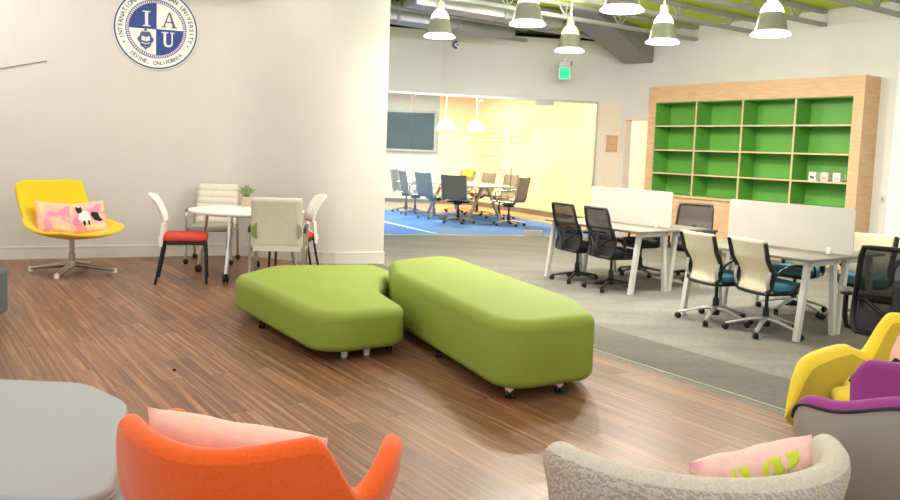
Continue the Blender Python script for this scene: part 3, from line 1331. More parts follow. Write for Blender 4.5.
def ground(name, cat, lab, m, pts, rad, z0, z1, ft, fb, grp=None, crown=.0):
    cx = sum(p[0] for p in pts) / len(pts)
    cy = sum(p[1] for p in pts) / len(pts)
    r = thing(name, lab, cat, (cx, cy, 0), 0, grp)
    bm = BM()
    o = round_poly([(p[0] - cx, p[1] - cy) for p in pts], rad, 9)
    slab(bm, o, z0, z1, ft, fb, 7, crown)
    s = obj('upholstery', bm, m, r, 80)
    return r, cx, cy


BL, cx, cy = ground('bench', 'bench', 'low lime green angled bench on casters, left of the taller green bench', M_GREENU,
                    [(-.86, 5.32), (-.28, 5.72), (-.53, 6.36), (-.535, 7.46), (-.72, 7.80), (-1.66, 7.52), (-1.86, 6.85)],
                    [.24, .16, .35, .15, .15, .25, .22], .07, .36, .075, .05, 'lime green benches', .004)
for x, y in ((-1.50, 6.40), (-.62, 7.4), (-1.55, 7.2)):
    caster_fork(BL, x - cx, y - cy, .07)
caster_fork(BL, -.42 - cx, 5.86 - cy, .07)
leg_peg(BL, -.72 - cx, 5.60 - cy, .07)
leg_peg(BL, -.57 - cx, 5.68 - cy, .07)
BR, cx, cy = ground('bench', 'bench', 'tall lime green oblong bench on casters, nearer and right of the low one', M_GREENU,
                    [(.35, 4.60), (.96, 4.97), (.92, 5.55), (.08, 7.50), (-.12, 7.56), (-.54, 7.12), (-.45, 6.42)],
                    [.2, .2, .3, .2, .2, .2, .5], .075, .50, .075, .055, 'lime green benches', .004)
for x, y in ((.40, 4.78), (.72, 4.92), (-.30, 6.7), (-.05, 5.68), (.05, 7.1), (.85, 5.5)):
    caster_fork(BR, x - cx, y - cy, .075)
for x, y in ((.40, 4.78), (.72, 4.92)):
    bm = BM()
    lathe(bm, [(.0, .045), (.026, .045), (.03, .09), (0, .09)], 14, (x - cx, y - cy, 0))
    obj('caster_cup', bm, M_PINK, BR, 40, 'pale plastic caster cup')

# ------------------------------------------------------------------ grey ottomans
OP = [(-.98, 2.30), (-1.30, 3.22), (-1.58, 3.46), (-3.2, 3.50), (-3.2, 2.30)]
OR = [.1, .3, .25, .1, .1]
OT, cx, cy = ground('ottoman', 'ottoman', 'big flat light grey ottoman in the left foreground beside the orange armchair', M_GREYF, OP, OR, .06, .42, .02, .03)
bm = BM()
o = round_poly([(p[0] - cx, p[1] - cy) for p in OP], OR, 9)
tube(bm, [(p[0], p[1], .392) for p in inset(o, -.001)], .004, 6, True)
obj('piping', bm, M_GREYV, OT, 50)
for x, y in ((-1.35, 2.5), (-1.45, 3.2), (-3.0, 2.5), (-3.0, 3.3)):
    caster_fork(OT, x - cx, y - cy, .06)
SF, cx, cy = ground('ottoman', 'ottoman', 'charcoal grey ottoman just showing at the left edge, in front of the cream wall', M_CHARF,
                    [(-3.43, 5.2), (-3.57, 6.55), (-5.2, 6.55), (-5.2, 5.2)], [.15, .25, .1, .1], .06, .42, .03, .03)
bm = BM()
o = round_poly([(p[0] - cx, p[1] - cy) for p in [(-3.51, 5.28), (-3.64, 6.48), (-5.12, 6.48), (-5.12, 5.28)]], [.12, .2, .1, .1], 9)
slab(bm, o, .421, .445, .015, .004, 4)
obj('seat_pad', bm, M_GREYF, SF, 80, 'light grey seat pad')
for x, y in ((-3.7, 5.4), (-3.8, 6.3), (-5, 5.4), (-5, 6.3)):
    caster_fork(SF, x - cx, y - cy, .06)

# ------------------------------------------------------------------ lounge armchairs
def smooth(a, b, x):
    t = max(0, min(1, (x - a) / (b - a)))
    return t * t * (3 - 2 * t)


def shell_section(phi, rx, ry, zr, th, z0, taper):
    """outer and inner profile points at angle phi from the back"""
    def P(s, off, z):
        return Vector(((rx * s - off) * math.sin(phi), -(ry * s - off) * math.cos(phi), z))
    zs = [0, .12, .3, .55, .8, 1]
    out = []
    for f in zs:
        z = z0 + (zr - th * .5 - z0) * f
        s = taper + (1 - taper) * math.sin(f * PI / 2) ** .8
        out.append((s, z))
    return out, P


def make_shell_chair(name, lab, mo, mi, mseat, grp=None, heights=None, piping=None, fr=1., mxd=118, drop_tip=.02, seat_y=1., taper=.55, seat_s=.9, inside=None, seat_z=.40, th=.062, left=None):
    """wrap-round armchair: high back, dip, then forward arms; faces +Y"""
    r = thing(name, lab, 'armchair', group=grp)
    n = 101
    mx = math.radians(mxd)
    z0 = .27
    zb, zn, za = heights or (.775, .60, .665)

    def zrim(phi):
        a = abs(math.degrees(phi))
        z = zb - .022 * math.cos(math.radians(min(a, 46) * 180 / 46)) * .5 - .011
        z = z + (zn - z) * smooth(44, 66, a)
        z = z + (za - zn) * smooth(64, 98, a)
        z -= drop_tip * smooth(mxd - 9, mxd, a) ** 2
        return z
    rx, ry = .40, .40
    bmo, bmi = BM(), BM()
    Vo, Vi = [], []
    rim = []
    for k in range(n):
        m0 = math.radians(left) if left else mx
        phi = -m0 + (m0 + mx) * k / (n - 1)
        zr = zrim(phi)
        endf = 1.
        d = min(k, n - 1 - k)
        if d < 6:
            endf = (.05, .45, .68, .84, .94, .99)[d]
        pts, P = shell_section(phi, rx, ry * (1 if abs(phi) < PI / 2 else fr), zr, th, z0, taper)
        lip = []
        t2 = th * endf
        mid = th / 2
        drop = (1 - endf) * .05
        out = [P(s, mid - t2 / 2, z - drop * f) for (s, z), f in zip(pts, (0, .1, .2, .4, .7, 1))]
        for a in (30, 60, 90, 120, 150):
            a = math.radians(a)
            lip.append(P(1, mid - t2 / 2 * math.cos(a), zr - th * .5 - drop + t2 / 2 * math.sin(a)))
        inn = [P(s, mid + t2 / 2, z - drop * f) for (s, z), f in zip(pts, (0, .1, .2, .4, .7, 1))][::-1]
        inn[-1] = P(pts[0][0], mid + t2 / 2, pts[0][1] + .03)
        Vo.append([bmo.verts.new(p) for p in out])
        Vi.append([bmi.verts.new(p) for p in [out[-1]] + lip + inn])
        rim.append(out[-1])
    for V, bm in ((Vo, bmo), (Vi, bmi)):
        for A, B in zip(V, V[1:]):
            for j in range(len(A) - 1):
                f_ = bm.faces.new((A[j], A[j + 1], B[j + 1], B[j]))
                if bm is bmi and inside and j >= 6:
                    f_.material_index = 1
    # close the two arm fronts
    for i in (0, -1):
        po = [v.co.copy() for v in Vo[i]]
        pi_ = [v.co.copy() for v in Vi[i]][6:][::-1]
        for a in range(len(po) - 1):
            q = [bmi.verts.new(c) for c in (po[a], po[a + 1], pi_[a + 1], pi_[a])]
            try:
                bmi.faces.new(q)
            except ValueError:
                pass
    # bowl under the seat
    c = bmo.verts.new((0, .0, z0 - .02))
    for A, B in zip(Vo, Vo[1:]):
        bmo.faces.new((c, A[0], B[0]))
    fl = []
    for k in range(12):
        f = k / 11
        a = Vo[-1][0].co.lerp(Vo[0][0].co, f)
        fl.append(a + Vector((0, .16 * math.sin(PI * f), .0)))
    fv = [bmo.verts.new(p) for p in fl]
    for A, B in zip(fv, fv[1:]):
        bmo.faces.new((c, A, B))
    bmesh.ops.remove_doubles(bmo, verts=bmo.verts[:], dist=.0005)
    bmesh.ops.remove_doubles(bmi, verts=bmi.verts[:], dist=.0005)
    obj('outer_shell', bmo, mo, r, 60)
    o_ = obj('inner_shell', bmi, mi, r, 60)
    if inside:
        o_.data.materials.append(inside)
    if piping:
        bm = BM()
        P = [Vector((p.x * 1.006, p.y * 1.006, p.z)) for p in rim]
        tube(bm, P, .006, 6)
        for e in (0, -1):
            tube(bm, [v + Vector((0, .004, 0)) for v in [p.copy() for p in (endpts[e] if False else [])]] or [P[e], P[e] + Vector((0, .002, -.004))], .006, 6)
        obj('piping', bm, piping, r, 60)
    # seat cushion, front edge bulging past the arms
    bm = BM()
    o = []
    for k in range(28):
        a = -math.radians(128) + 2 * math.radians(128) * k / 27
        o.append((.315 * math.sin(a), -.315 * math.cos(a)))
    o2 = [(.27, .26), (.2, .35), (.08, .38), (-.08, .38), (-.2, .35), (-.27, .26)]
    oo = [(x * seat_s, (y if y < 0 else y * seat_y) * seat_s) for x, y in o + o2]
    slab(bm, oo, seat_z - .07, seat_z, .035, .03, 5, .008)
    obj('seat', bm, mseat, r, 80)
    # swivel foot
    bm = BM()
    lathe(bm, [(0, .30), (.05, .30), (.03, .26), (.024, .1), (.05, .06), (0, .05)], 18)
    obj('column', bm, M_SATIN, r, 40)
    for k in range(4):
        a = PI / 4 + k * PI / 2
        bm = BM()
        tube(bm, [(.02 * math.cos(a), .02 * math.sin(a), .08), (.31 * math.cos(a), .31 * math.sin(a), .028)], [.026, .016], 8)
        lathe(bm, [(0, 0), (.018, 0), (.018, .014), (0, .014)], 12, (.30 * math.cos(a), .30 * math.sin(a), 0))
        obj('foot', bm, M_SATIN, r, 40)
    return r


oc = make_shell_chair('armchair', 'orange wool armchair seen from behind, in the foreground', M_ORANGE, M_ORANGE, M_ORANGE, 'wrap round armchairs')
oc.location = (-.515, 2.26, 0)
oc.rotation_euler = (0, 0, math.radians(-13))
pu = make_shell_chair('armchair', 'purple armchair with a grey outer shell at the right edge', M_SHELLG, M_PURPLE, M_PURPLE, 'wrap round armchairs', (.85, .77, .72), piping=M_BLACKP, taper=.42, seat_s=.72, seat_y=.6)
pu.location = (1.565, 2.84, 0)
pu.rotation_euler = (0, 0, facing(-.74, .67))
ye = make_shell_chair('armchair', 'bright yellow armchair at the right edge, behind the purple one', M_YELLOW2, M_YELLOW2, M_YELLOW2, 'wrap round armchairs', (.79, .60, .655), fr=4.2, mxd=112, drop_tip=.15, inside=M_OLIVE, seat_z=.52, seat_s=1.0, th=.085, seat_y=1.25, left=100)
ye.location = (2.14, 3.49, 0)
ye.rotation_euler = (0, 0, facing(-.75, -.66))

# round tub armchair in zigzag cloth
tb = thing('tub_chair', 'cream zigzag patterned tub armchair seen from behind, bottom right', 'armchair', (.75, 2.46, 0), math.radians(10))
n = 57
mx = math.radians(86)
bmo, bmi = BM(), BM()
Vo, Vi = [], []
th = .085
for k in range(n):
    phi = -mx + 2 * mx * k / (n - 1)
    d = min(k, n - 1 - k)
    e = (.08, .55, .8, .93, 1)[min(d, 4)]
    zr = .655 + .015 * math.cos(phi)
    R = .485

    def P(rad, z):
        return Vector((rad * math.sin(phi), -rad * math.cos(phi), z))
    t2 = th * e
    rm = R - th / 2
    dz = (1 - e) * .05
    out = [P((rm + t2 / 2) * s, z) for s, z in ((.80, .12), (.84, .2), (.90, .34), (.96, .5), (1, zr - .06 - dz), (1, zr - .035 - dz))]
    lip = [P(rm + t2 / 2 * math.cos(math.radians(a)), zr - .035 - dz + min(t2 / 2, .04) * math.sin(math.radians(a))) for a in (25, 50, 75, 100, 130, 155)]
    inn = [P((rm - t2 / 2) * s, z) for s, z in ((1, zr - .035 - dz), (.99, .55), (.95, .42), (.9, .36))]
    Vo.append([bmo.verts.new(p) for p in out + lip[:1]])
    Vi.append([bmi.verts.new(p) for p in lip[:] + inn])
for V, bm in ((Vo, bmo), (Vi, bmi)):
    for A, B in zip(V, V[1:]):
        for j in range(len(A) - 1):
            bm.faces.new((A[j], A[j + 1], B[j + 1], B[j]))
for i in (0, -1):
    po = [v.co.copy() for v in Vo[i]]
    pi_ = [v.co.copy() for v in Vi[i]][::-1]
    pts = po + [v.co.copy() for v in Vi[i]][1:]
    bmo.faces.new([bmo.verts.new(c) for c in pts])
c = bmo.verts.new((0, 0, .115))
for A, B in zip(Vo, Vo[1:]):
    bmo.faces.new((c, A[0], B[0]))
obj('outer_shell', bmo, M_TUB, tb, 50)
obj('inner_shell', bmi, M_TUBI, tb, 60)
bm = BM()
o = [(.335 * math.sin(math.radians(-125 + 250 * k / 27)), -.335 * math.cos(math.radians(-125 + 250 * k / 27))) for k in range(28)]
slab(bm, o + [(.27, .2), (.1, .24), (-.1, .24), (-.27, .2)], .13, .36, .05, .04, 5, .008)
obj('seat', bm, M_TUBI, tb, 80)
for k in range(4):
    a = PI / 4 + k * PI / 2
    bm = BM()
    lathe(bm, [(0, 0), (.016, 0), (.024, .125), (0, .125)], 12, (.24 * math.cos(a), .24 * math.sin(a), 0))
    obj('leg', bm, M_BLACKP, tb, 40)

# loose cushions in those chairs
pillow('cushion', 'plain pale pink cushion on the orange armchair', 'cushion', M_PINK, .54, .38, .13, (-.585, 2.22, .535), (math.radians(12), math.radians(4), math.radians(-10)))
lw, lh, lt = .40, .36, .13
lp = pillow('cushion', 'pink cushion with lime green brush strokes on the zigzag tub armchair', 'cushion', M_PINKY, lw, lh, lt, (.90, 2.25, .51), (math.radians(10), math.radians(-9), math.radians(14)))
for q in ([(-.55, .25), (-.48, .9), (-.40, .9), (-.43, .2)], [(-.35, .2), (-.36, .9), (-.18, .88), (-.05, .25), (-.2, .2)], [(-.1, .45), (.05, .9), (.14, .9), (.08, .25)],
          [(.15, .6), (.14, .93), (.34, .93), (.36, .7)], [(.4, .66), (.42, .93), (.66, .93), (.6, .78)]):
    pillow_patch(lp, 'brush_stroke', M_LIME, q, lw, lh, lt, -1)
yp = pillow('cushion', 'white and pink cushion with a black animal on the yellow armchair at the right edge', 'cushion', M_PINK, .42, .36, .13, (2.27, 3.72, .55), (math.radians(-16), 0, facing(.75, .66)))
pillow_patch(yp, 'black_patch', M_INKB, [(-.75, -.1), (-.5, .1), (-.3, .0), (-.25, -.3), (-.6, -.4)], .42, .36, .13, -1)

# ------------------------------------------------------------------ yellow swivel chair at the wall
sc = thing('swivel_chair', 'mustard yellow swivel lounge chair on a four star foot, by the cream wall', 'armchair', (-4.16, 8.78, 0), facing(.85, -.53))
SP = spline([(0, -.46, 1.0), (0, -.43, .83), (0, -.385, .66), (0, -.33, .53), (0, -.2, .44), (0, .0, .40), (0, .24, .405), (0, .46, .45)], 5)
WD = spline([(.40, 0, 0), (.405, 0, 0), (.415, 0, 0), (.43, 0, 0), (.48, 0, 0), (.52, 0, 0), (.50, 0, 0), (.36, 0, 0)], 5)
LF = spline([(.03, 0, 0), (.05, 0, 0), (.10, 0, 0), (.15, 0, 0), (.15, 0, 0), (.13, 0, 0), (.09, 0, 0), (.045, 0, 0)], 5)
m_ = len(SP)


def sw_pt(u, v):
    i = min(m_ - 1, int(round(v * (m_ - 1))))
    p = SP[i]
    t = (SP[min(i + 1, m_ - 1)] - SP[max(i - 1, 0)]).normalized()
    nrm = Vector((0, -t.z, t.y))
    if nrm.z < 0:
        nrm = -nrm
    x = u * WD[i].x
    y = p + nrm * LF[i].x * abs(u) ** 2.2
    if i < 3:
        y = y - Vector((0, 0, .05 * abs(u) ** 8 * (3 - i) / 3))
    if i > m_ - 7:
        y = y - Vector((0, .10 * abs(u) ** 3 * (i - m_ + 7) / 6, 0))
    return Vector((x, y.y, y.z))


bm = BM()
grid(bm, lambda a, b: sw_pt(2 * a - 1, b), 25, m_)
obj('seat_shell', bm, M_YELLOW, sc, 70, solid=.03)
bm = BM()
lathe(bm, [(0, .395), (.10, .392), (.09, .37), (.03, .36), (.028, .22), (.036, .215), (.036, .085), (.03, .06), (0, .06)], 20, (0, -.02, 0))
obj('column', bm, M_CHROME, sc, 40)
for k in range(4):
    # feet square to the room rather than the seat
    a = math.radians(5) + k * PI / 2 - sc.rotation_euler.z
    c_, s_ = math.cos(a), math.sin(a)
    bm = BM()
    tube(bm, [(.0 * c_, .0 * s_ - .0, .095), (.15 * c_, .15 * s_, .075), (.45 * c_, .45 * s_, .036)], [.046, .04, .026], 10, flat=.7)
    f = obj('foot', bm, M_SATIN, sc, 40)
    bm = BM()
    lathe(bm, [(0, .0), (.024, .0), (.026, .018), (.022, .05), (0, .056)], 12, (.452 * c_, .452 * s_, 0))
    obj('glide', bm, M_WHITEP, f, 40, 'white plastic glide')
cw, ch, ct = .44, .40, .14
rsc = sc.rotation_euler.z
M_sc = Matrix.Translation(sc.location) @ Matrix.Rotation(rsc, 4, 'Z')


def on_sc(x, y, z):
    return tuple(M_sc @ Vector((x, y, z)))


pillow('cushion', 'pink and cream blotched cushion at the left of the mustard swivel chair', 'cushion', M_PINKB, .38, .36, .13, on_sc(.13, -.15, .60), (math.radians(-20), math.radians(6), rsc + PI - .15))
cc = pillow('cushion', 'pink cushion printed with two black and white cats on the mustard swivel chair', 'cushion', M_PINKB, .46, .38, .14, on_sc(-.20, -.08, .585), (math.radians(-22), math.radians(-5), rsc + PI - .35))
pillow_patch(cc, 'cat_body', M_INKW, [(-.3, .25), (-.05, .35), (.15, .2), (.2, -.2), (.05, -.45), (-.25, -.4), (-.4, -.1)], .46, .38, .14, -1, 'white cat body')
for q in ([(-.42, .42), (-.40, .62), (-.32, .52), (-.24, .52), (-.17, .62), (-.14, .4), (-.18, .22), (-.36, .2)], [(.2, .05), (.28, .22), (.55, .15), (.62, -.25), (.72, -.3), (.6, -.4), (.35, -.3)],
          [(-.2, -.3), (-.1, -.28), (-.08, -.55), (-.18, -.58)], [(.02, -.28), (.1, -.28), (.12, -.55), (.04, -.55)]):
    pillow_patch(cc, 'black_patch', M_INKB, [(a, b + .02) for a, b in q], .465, .385, .147, -1)
pillow_patch(cc, 'pink_patch', M_INKP, [(-.62, -.15), (-.45, .05), (-.28, -.12), (-.3, -.45), (-.5, -.55), (-.66, -.4)], .458, .378, .138, -1)
# ------------------------------------------------------------------ round table and its chairs
rt = thing('round_table', 'white round meeting table on four chrome legs with casters', 'table', (-2.30, 9.03, 0))
bm = BM()
lathe(bm, [(0, .715), (.60, .715), (.635, .722), (.64, .735), (.635, .745), (0, .748)], 64)
obj('tabletop', bm, M_WHITET, rt, 40)
bm = BM()
lathe(bm, [(0, .69), (.48, .69), (.48, .715), (0, .715)], 40)
obj('underframe', bm, M_SATIN, rt, 40)
for a in (-98, 2, 92, 174):
    a = math.radians(a)
    c_, s_ = math.cos(a), math.sin(a)
    bm = BM()
    tube(bm, spline([(.47 * c_, .47 * s_, .71), (.49 * c_, .49 * s_, .5), (.52 * c_, .52 * s_, .3), (.56 * c_, .56 * s_, .09)], 4), .024, 10)
    l_ = obj('leg', bm, M_CHROME, rt, 40)
    bm = BM()
    for q in (-1, 1):
        lathe(bm, [(0, -.012), (.034, -.012), (.042, -.006), (.042, .006), (.034, .012), (0, .012)], 18, M=Matrix.Translation((.57 * c_, .57 * s_, .042)) @ Matrix.Rotation(.6 + a, 4, 'Z') @ Matrix.Translation((0, q * .018, 0)) @ Matrix.Rotation(PI / 2, 4, 'X'))
    tube(bm, [(.562 * c_, .562 * s_, .045), (.56 * c_, .56 * s_, .10)], .012, 8)
    obj('caster', bm, M_BLACKP, l_, 40)

pl = thing('potted_plant', 'small grey green plant in a square concrete pot on the round table', 'plant', (-2.43, 9.5, .748), .3)
bm = BM()
slab(bm, round_poly([(-.055, -.055), (.055, -.055), (.062, .062), (-.062, .062)], .008, 3), 0, .115, .006, .004, 3)
obj('pot', bm, M_POT, pl, 40)
bm = BM()
box(bm, (0, 0, .113), (.09, .09, .008))
obj('soil', bm, M_SOIL, pl, 0)
bm = BM()
for k in range(110):
    a = random.uniform(0, 2 * PI)
    tl = random.uniform(.1, 1.)
    L_ = random.uniform(.09, .155)
    d = Vector((math.cos(a) * math.sin(tl), math.sin(a) * math.sin(tl), math.cos(tl)))
    s = Vector((-math.sin(a), math.cos(a), 0))
    b0 = Vector((d.x * .02, d.y * .02, .115))
    w = .011
    p1 = b0 + d * L_ * .55 + Vector((0, 0, .01))
    p2 = b0 + d * L_ + Vector((d.x, d.y, 0)) * .015
    vs = [bm.verts.new(q) for q in (b0, p1 - s * w, p2, p1 + s * w)]
    bm.faces.new(vs)
obj('foliage', bm, M_LEAF, pl, 0, solid=.002)
t = thing('black_box', 'small black gadget on the round table beside the plant pot', 'gadget', (-2.17, 8.95, .748), .3)
bm = BM()
slab(bm, round_poly([(-.05, -.035), (.05, -.035), (.05, .035), (-.05, .035)], .012, 4), 0, .03, .008, .004, 3)
obj('case', bm, M_BLACKP, t, 40)
bm = BM()
box(bm, (0, 0, .0305), (.05, .03, .002))
obj('face', bm, M_DARK, t, 0)


def make_stack_chair(lab, grp):
    r = thing('stacking_chair', lab, 'chair', group=grp)
    bm = BM()
    slab(bm, round_poly([(-.22, -.2), (.22, -.2), (.215, .23), (-.215, .23)], [.06, .06, .1, .1], 6), .41, .465, .022, .015, 4, .008)
    obj('seat', bm, M_RED, r, 70)
    bm = BM()
    slab(bm, round_poly([(-.215, -.2), (.215, -.2), (.21, .21), (-.21, .21)], .06, 5), .385, .411, .005, .012, 3)
    obj('seat_pan', bm, M_BLACKP, r, 60)
    # white moulded back: two uprights, an opening, a wide curved top
    bm = BM()

    def bp(u, v):
        w = .20 + .035 * v
        return Vector((u * w, -.20 - .05 * v - .09 * v * v + .05 * u * u * (1 + v) * .6, .56 + .29 * v - .03 * u * u * v))
    grid(bm, lambda a, b: bp(2 * a - 1, b), 15, 11)
    o = obj('backrest', bm, M_WHITEP, r, 70, solid=.02)
    bm = BM()
    for s in (-1, 1):
        bar(bm, (s * .2, -.21, .36), (s * .2, -.19, .58), .045, .03, (1, 0, 0))
    bar(bm, (-.2, -.215, .42), (.2, -.215, .42), .04, .05, (0, 1, 0))
    obj('back_bracket', bm, M_WHITEP, r, 40)
    for s in (-1, 1):
        bm = BM()
        tube(bm, spline([(s * .2, -.19, .40), (s * .215, -.2, .30), (s * .23, -.26, .0)], 5), .013, 8)
        obj('leg', bm, M_BLACKP, r, 40)
        bm = BM()
        tube(bm, spline([(s * .2, -.15, .385), (s * .2, .17, .385), (s * .205, .205, .36), (s * .225, .22, .0)], 5), .013, 8)
        obj('leg', bm, M_BLACKP, r, 40)
    return r


k1 = make_stack_chair('red seated white backed chair left of the round table', 'red seated chairs at the round table')
k1.location = (-2.83, 8.49, 0)
k1.scale = (1.06, 1.06, 1.1)
k1.rotation_euler = (0, 0, facing(.96, .27))
dup(k1, (-1.79, 9.1, 0), facing(-.93, -.36), 'red seated white backed chair right of the round table, behind the ivory chair')


def make_ivory_chair(lab, grp):
    r = thing('side_chair', lab, 'chair', group=grp)
    bm = BM()
    slab(bm, round_poly([(-.25, -.22), (.25, -.22), (.25, .25), (-.25, .25)], [.03, .03, .07, .07], 6), .40, .475, .03, .02, 4, .005)
    obj('seat', bm, M_GREYV, r, 70)
    # back: upholstered front in stitched rolls, flat shell behind
    bm = BM()

    def bp(u, v):
        roll = .012 * abs(math.sin(v * PI * 6))
        return Vector((u * (.255 - .012 * v), -.215 - .07 * v - .06 * v * v + roll - .012 * u ** 8, .46 + .49 * v))
    grid(bm, lambda a, b: bp(2 * a - 1, b), 13, 49)
    obj('backrest', bm, M_IVORY, r, 80, solid=.03)
    bm = BM()
    grid(bm, lambda a, b: Vector(((2 * a - 1) * (.262 - .012 * b), -.245 - .07 * b - .06 * b * b, .45 + .505 * b)), 9, 13)
    obj('back_shell', bm, M_IVORY, r, 60, solid=.012)
    bm = BM()
    bar(bm, (-.24, -.25, .435), (.24, -.25, .435), .05, .03, (0, 0, 1))
    obj('lower_rail', bm, M_IVORY, r, 0)
    for s in (-1, 1):
        bm = BM()
        tube(bm, spline([(s * .27, -.235, .62), (s * .27, -.235, .40), (s * .27, -.25, .2), (s * .27, -.28, .06)], 4), .016, 8)
        tube(bm, [(s * .27, -.235, .41), (s * .27, .22, .41)], .014, 8)
        tube(bm, spline([(s * .275, .16, .64), (s * .275, .215, .60), (s * .27, .22, .4), (s * .27, .24, .06)], 4), .014, 8)
        obj('side_frame', bm, M_SATIN, r, 50)
        bm = BM()
        tube(bm, spline([(s * .275, -.25, .60), (s * .28, -.2, .64), (s * .28, .0, .655), (s * .278, .17, .645)], 5), .018, 8, flat=.7)
        obj('armrest', bm, M_BLACKP, r, 50)
        bm = BM()
        pts = [(-.0, -.04), (.02, -.07), (.055, -.085), (.05, 0), (.055, .085), (.02, .06), (0, .04)]
        pts = [(s * (.252 - a), b) for a, b in pts]
        prism(bm, pts, -.006, .006)
        bmesh.ops.transform(bm, matrix=Matrix.Translation((0, -.292, .62)) @ Matrix.Rotation(math.radians(98), 4, 'X'), verts=bm.verts[:])
        obj('clip_bracket', bm, M_GREYV if s > 0 else mat('olive clip', '#8e9a55', .5, var=.03), r, 0)
        for y in (-.28, .24):
            bm = BM()
            caster(bm, s * .27, y, .03, .4)
            obj('caster', bm, M_BLACKP, r, 40)
    return r


iv = make_ivory_chair('ivory armchair seen from behind, between the round table and the green bench', 'ivory chairs at the round table')
iv.location = (-1.78, 8.33, 0)
iv.rotation_euler = (0, 0, facing(-.12, 1))
dup(iv, (-2.96, 9.93, 0), facing(.10, -1), 'ivory chair with a stitched back facing out behind the round table, by the wall')

# ------------------------------------------------------------------ wall seal
wd = Vector((6.97, 3.07)).normalized()
wn = Vector((wd.y, -wd.x))
wa = math.atan2(wd.y, wd.x)
sx = -3.765
sy = 7.88 + (sx + 9) * wd.y / wd.x
SM = (sx + wn.x * .004, sy + wn.y * .004, 2.87)
se = thing('wall_seal', 'round blue and white university seal on the cream wall', 'sign', SM, wa)
T90 = Matrix.Rotation(PI / 2, 4, 'X')     # local xy -> upright plane facing -y


def ring(bm, r0, r1, y0, y1, n=96, a0=0., a1=2 * PI):
    full = abs(a1 - a0 - 2 * PI) < 1e-6
    m = n if full else n + 1
    V = []
    for r, y in ((r0, y0), (r1, y0), (r1, y1), (r0, y1)):
        V.append([bm.verts.new((r * math.cos(a0 + (a1 - a0) * k / n), -y, r * math.sin(a0 + (a1 - a0) * k / n))) for k in range(m)])
    for j in range(4):
        A, B = V[j], V[(j + 1) % 4]
        for k in range(n):
            try:
                bm.faces.new((A[k], A[(k + 1) % m], B[(k + 1) % m], B[k]))
            except ValueError:
                pass
    if not full:
        bm.faces.new([V[j][0] for j in range(4)])
        bm.faces.new([V[j][-1] for j in range(4)][::-1])


bm = BM()
lathe(bm, [(0, 0), (.502, 0), (.502, .018), (0, .018)], 96, M=T90)
obj('disc', bm, M_SEALW, se, 30)
bm = BM()
ring(bm, .474, .492, .017, .021)
ring(bm, .352, .360, .017, .021)
ring(bm, .318, .322, .017, .021)
for k in range(84):
    a = 2 * PI * k / 84
    ring(bm, .322, .352, .017, .021, 1, a, a + 2 * PI / 84 * .42)
obj('ring_border', bm, M_BLUE, se, 0)
bm = BM()
for a0 in (PI / 2, -PI / 2):
    ring(bm, .004, .318, .017, .0215, 24, a0, a0 + PI / 2)
ring(bm, .318, .001, .017, .0205, 1, -.006, .006)
box(bm, (0, -.019, 0), (.006, .004, .63))
box(bm, (0, -.019, 0), (.63, .004, .006))
obj('blue_quarter', bm, M_BLUE, se, 0)


def strokes(bm, polys, c, y=.023, d=.005):
    for pts in polys:
        lo = [bm.verts.new((c[0] + p[0], -y + d, c[1] + p[1])) for p in pts]
        hi = [bm.verts.new((c[0] + p[0], -y, c[1] + p[1])) for p in pts]
        nn = len(pts)
        for k in range(nn):
            bm.faces.new((lo[k], lo[(k + 1) % nn], hi[(k + 1) % nn], hi[k]))
        bm.faces.new(hi)


def rect(x0, z0, x1, z1):
    return [(x0, z0), (x1, z0), (x1, z1), (x0, z1)]


bm = BM()
strokes(bm, [rect(-.018, -.09, .018, .09), rect(-.045, .08, .045, .094), rect(-.045, -.094, .045, -.08)], (-.115, .12))
obj('letter', bm, M_SEALG, se, 0, 'pale letter I')
bm = BM()
ut = [(-.055, .09), (-.055, -.04), (-.048, -.068), (-.03, -.085), (0, -.092), (.03, -.085), (.048, -.068), (.055, -.04), (.055, .09), (.04, .09), (.04, -.04), (.03, -.06), (0, -.07), (-.018, -.06), (-.025, -.04), (-.025, .09)]
strokes(bm, [[ut[k], ut[k + 1], ut[15 - k - 1], ut[15 - k]] for k in range(7)] + [rect(-.08, .08, .0, .094), rect(.022, .08, .075, .094)], (.14, -.12))
obj('letter', bm, M_SEALG, se, 0, 'pale letter U')
bm = BM()
strokes(bm, [[(-.075, -.09), (-.058, -.09), (.006, .095), (-.008, .095)], [(-.008, .095), (.040, -.09), (.075, -.09), (.008, .095)], rect(-.045, -.035, .045, -.02),
             rect(-.095, -.095, -.035, -.083), rect(.02, -.095, .095, -.083)], (.155, .125))
obj('letter', bm, mat('dark seal letter', '#4c5468', .4, .2, var=.02), se, 0, 'dark letter A')
# crest with an open book
bm = BM()
cr_ = []
for k in range(24):
    a = 2 * PI * k / 24
    r_ = .088 + .010 * math.cos(6 * a)
    cr_.append((r_ * math.cos(a), r_ * 1.12 * math.sin(a)))
strokes(bm, [cr_], (-.125, -.135))
strokes(bm, [[(-.03, 0), (.03, 0), (.0, .035)], [(-.012, -.01), (.012, -.01), (0, -.05)]], (-.125, -.03))
strokes(bm, [[(.035, .0), (-.035, .0), (.0, -.035)]], (-.125, -.228))
obj('crest', bm, mat('crest blue', '#46568c', .5, var=.1, scale=60), se, 0)
bm = BM()
strokes(bm, [[(-.048, .03), (-.003, .018), (-.003, -.035), (-.048, -.02)], [(.003, .018), (.048, .03), (.048, -.02), (.003, -.035)], [(-.055, -.045), (0, -.062), (.055, -.045), (.05, -.054), (0, -.072), (-.05, -.054)]], (-.125, -.125), .026)
obj('open_book', bm, M_SEALW, se, 0)


M_SEALT = mat('seal text', '#46506e', .5, var=0)


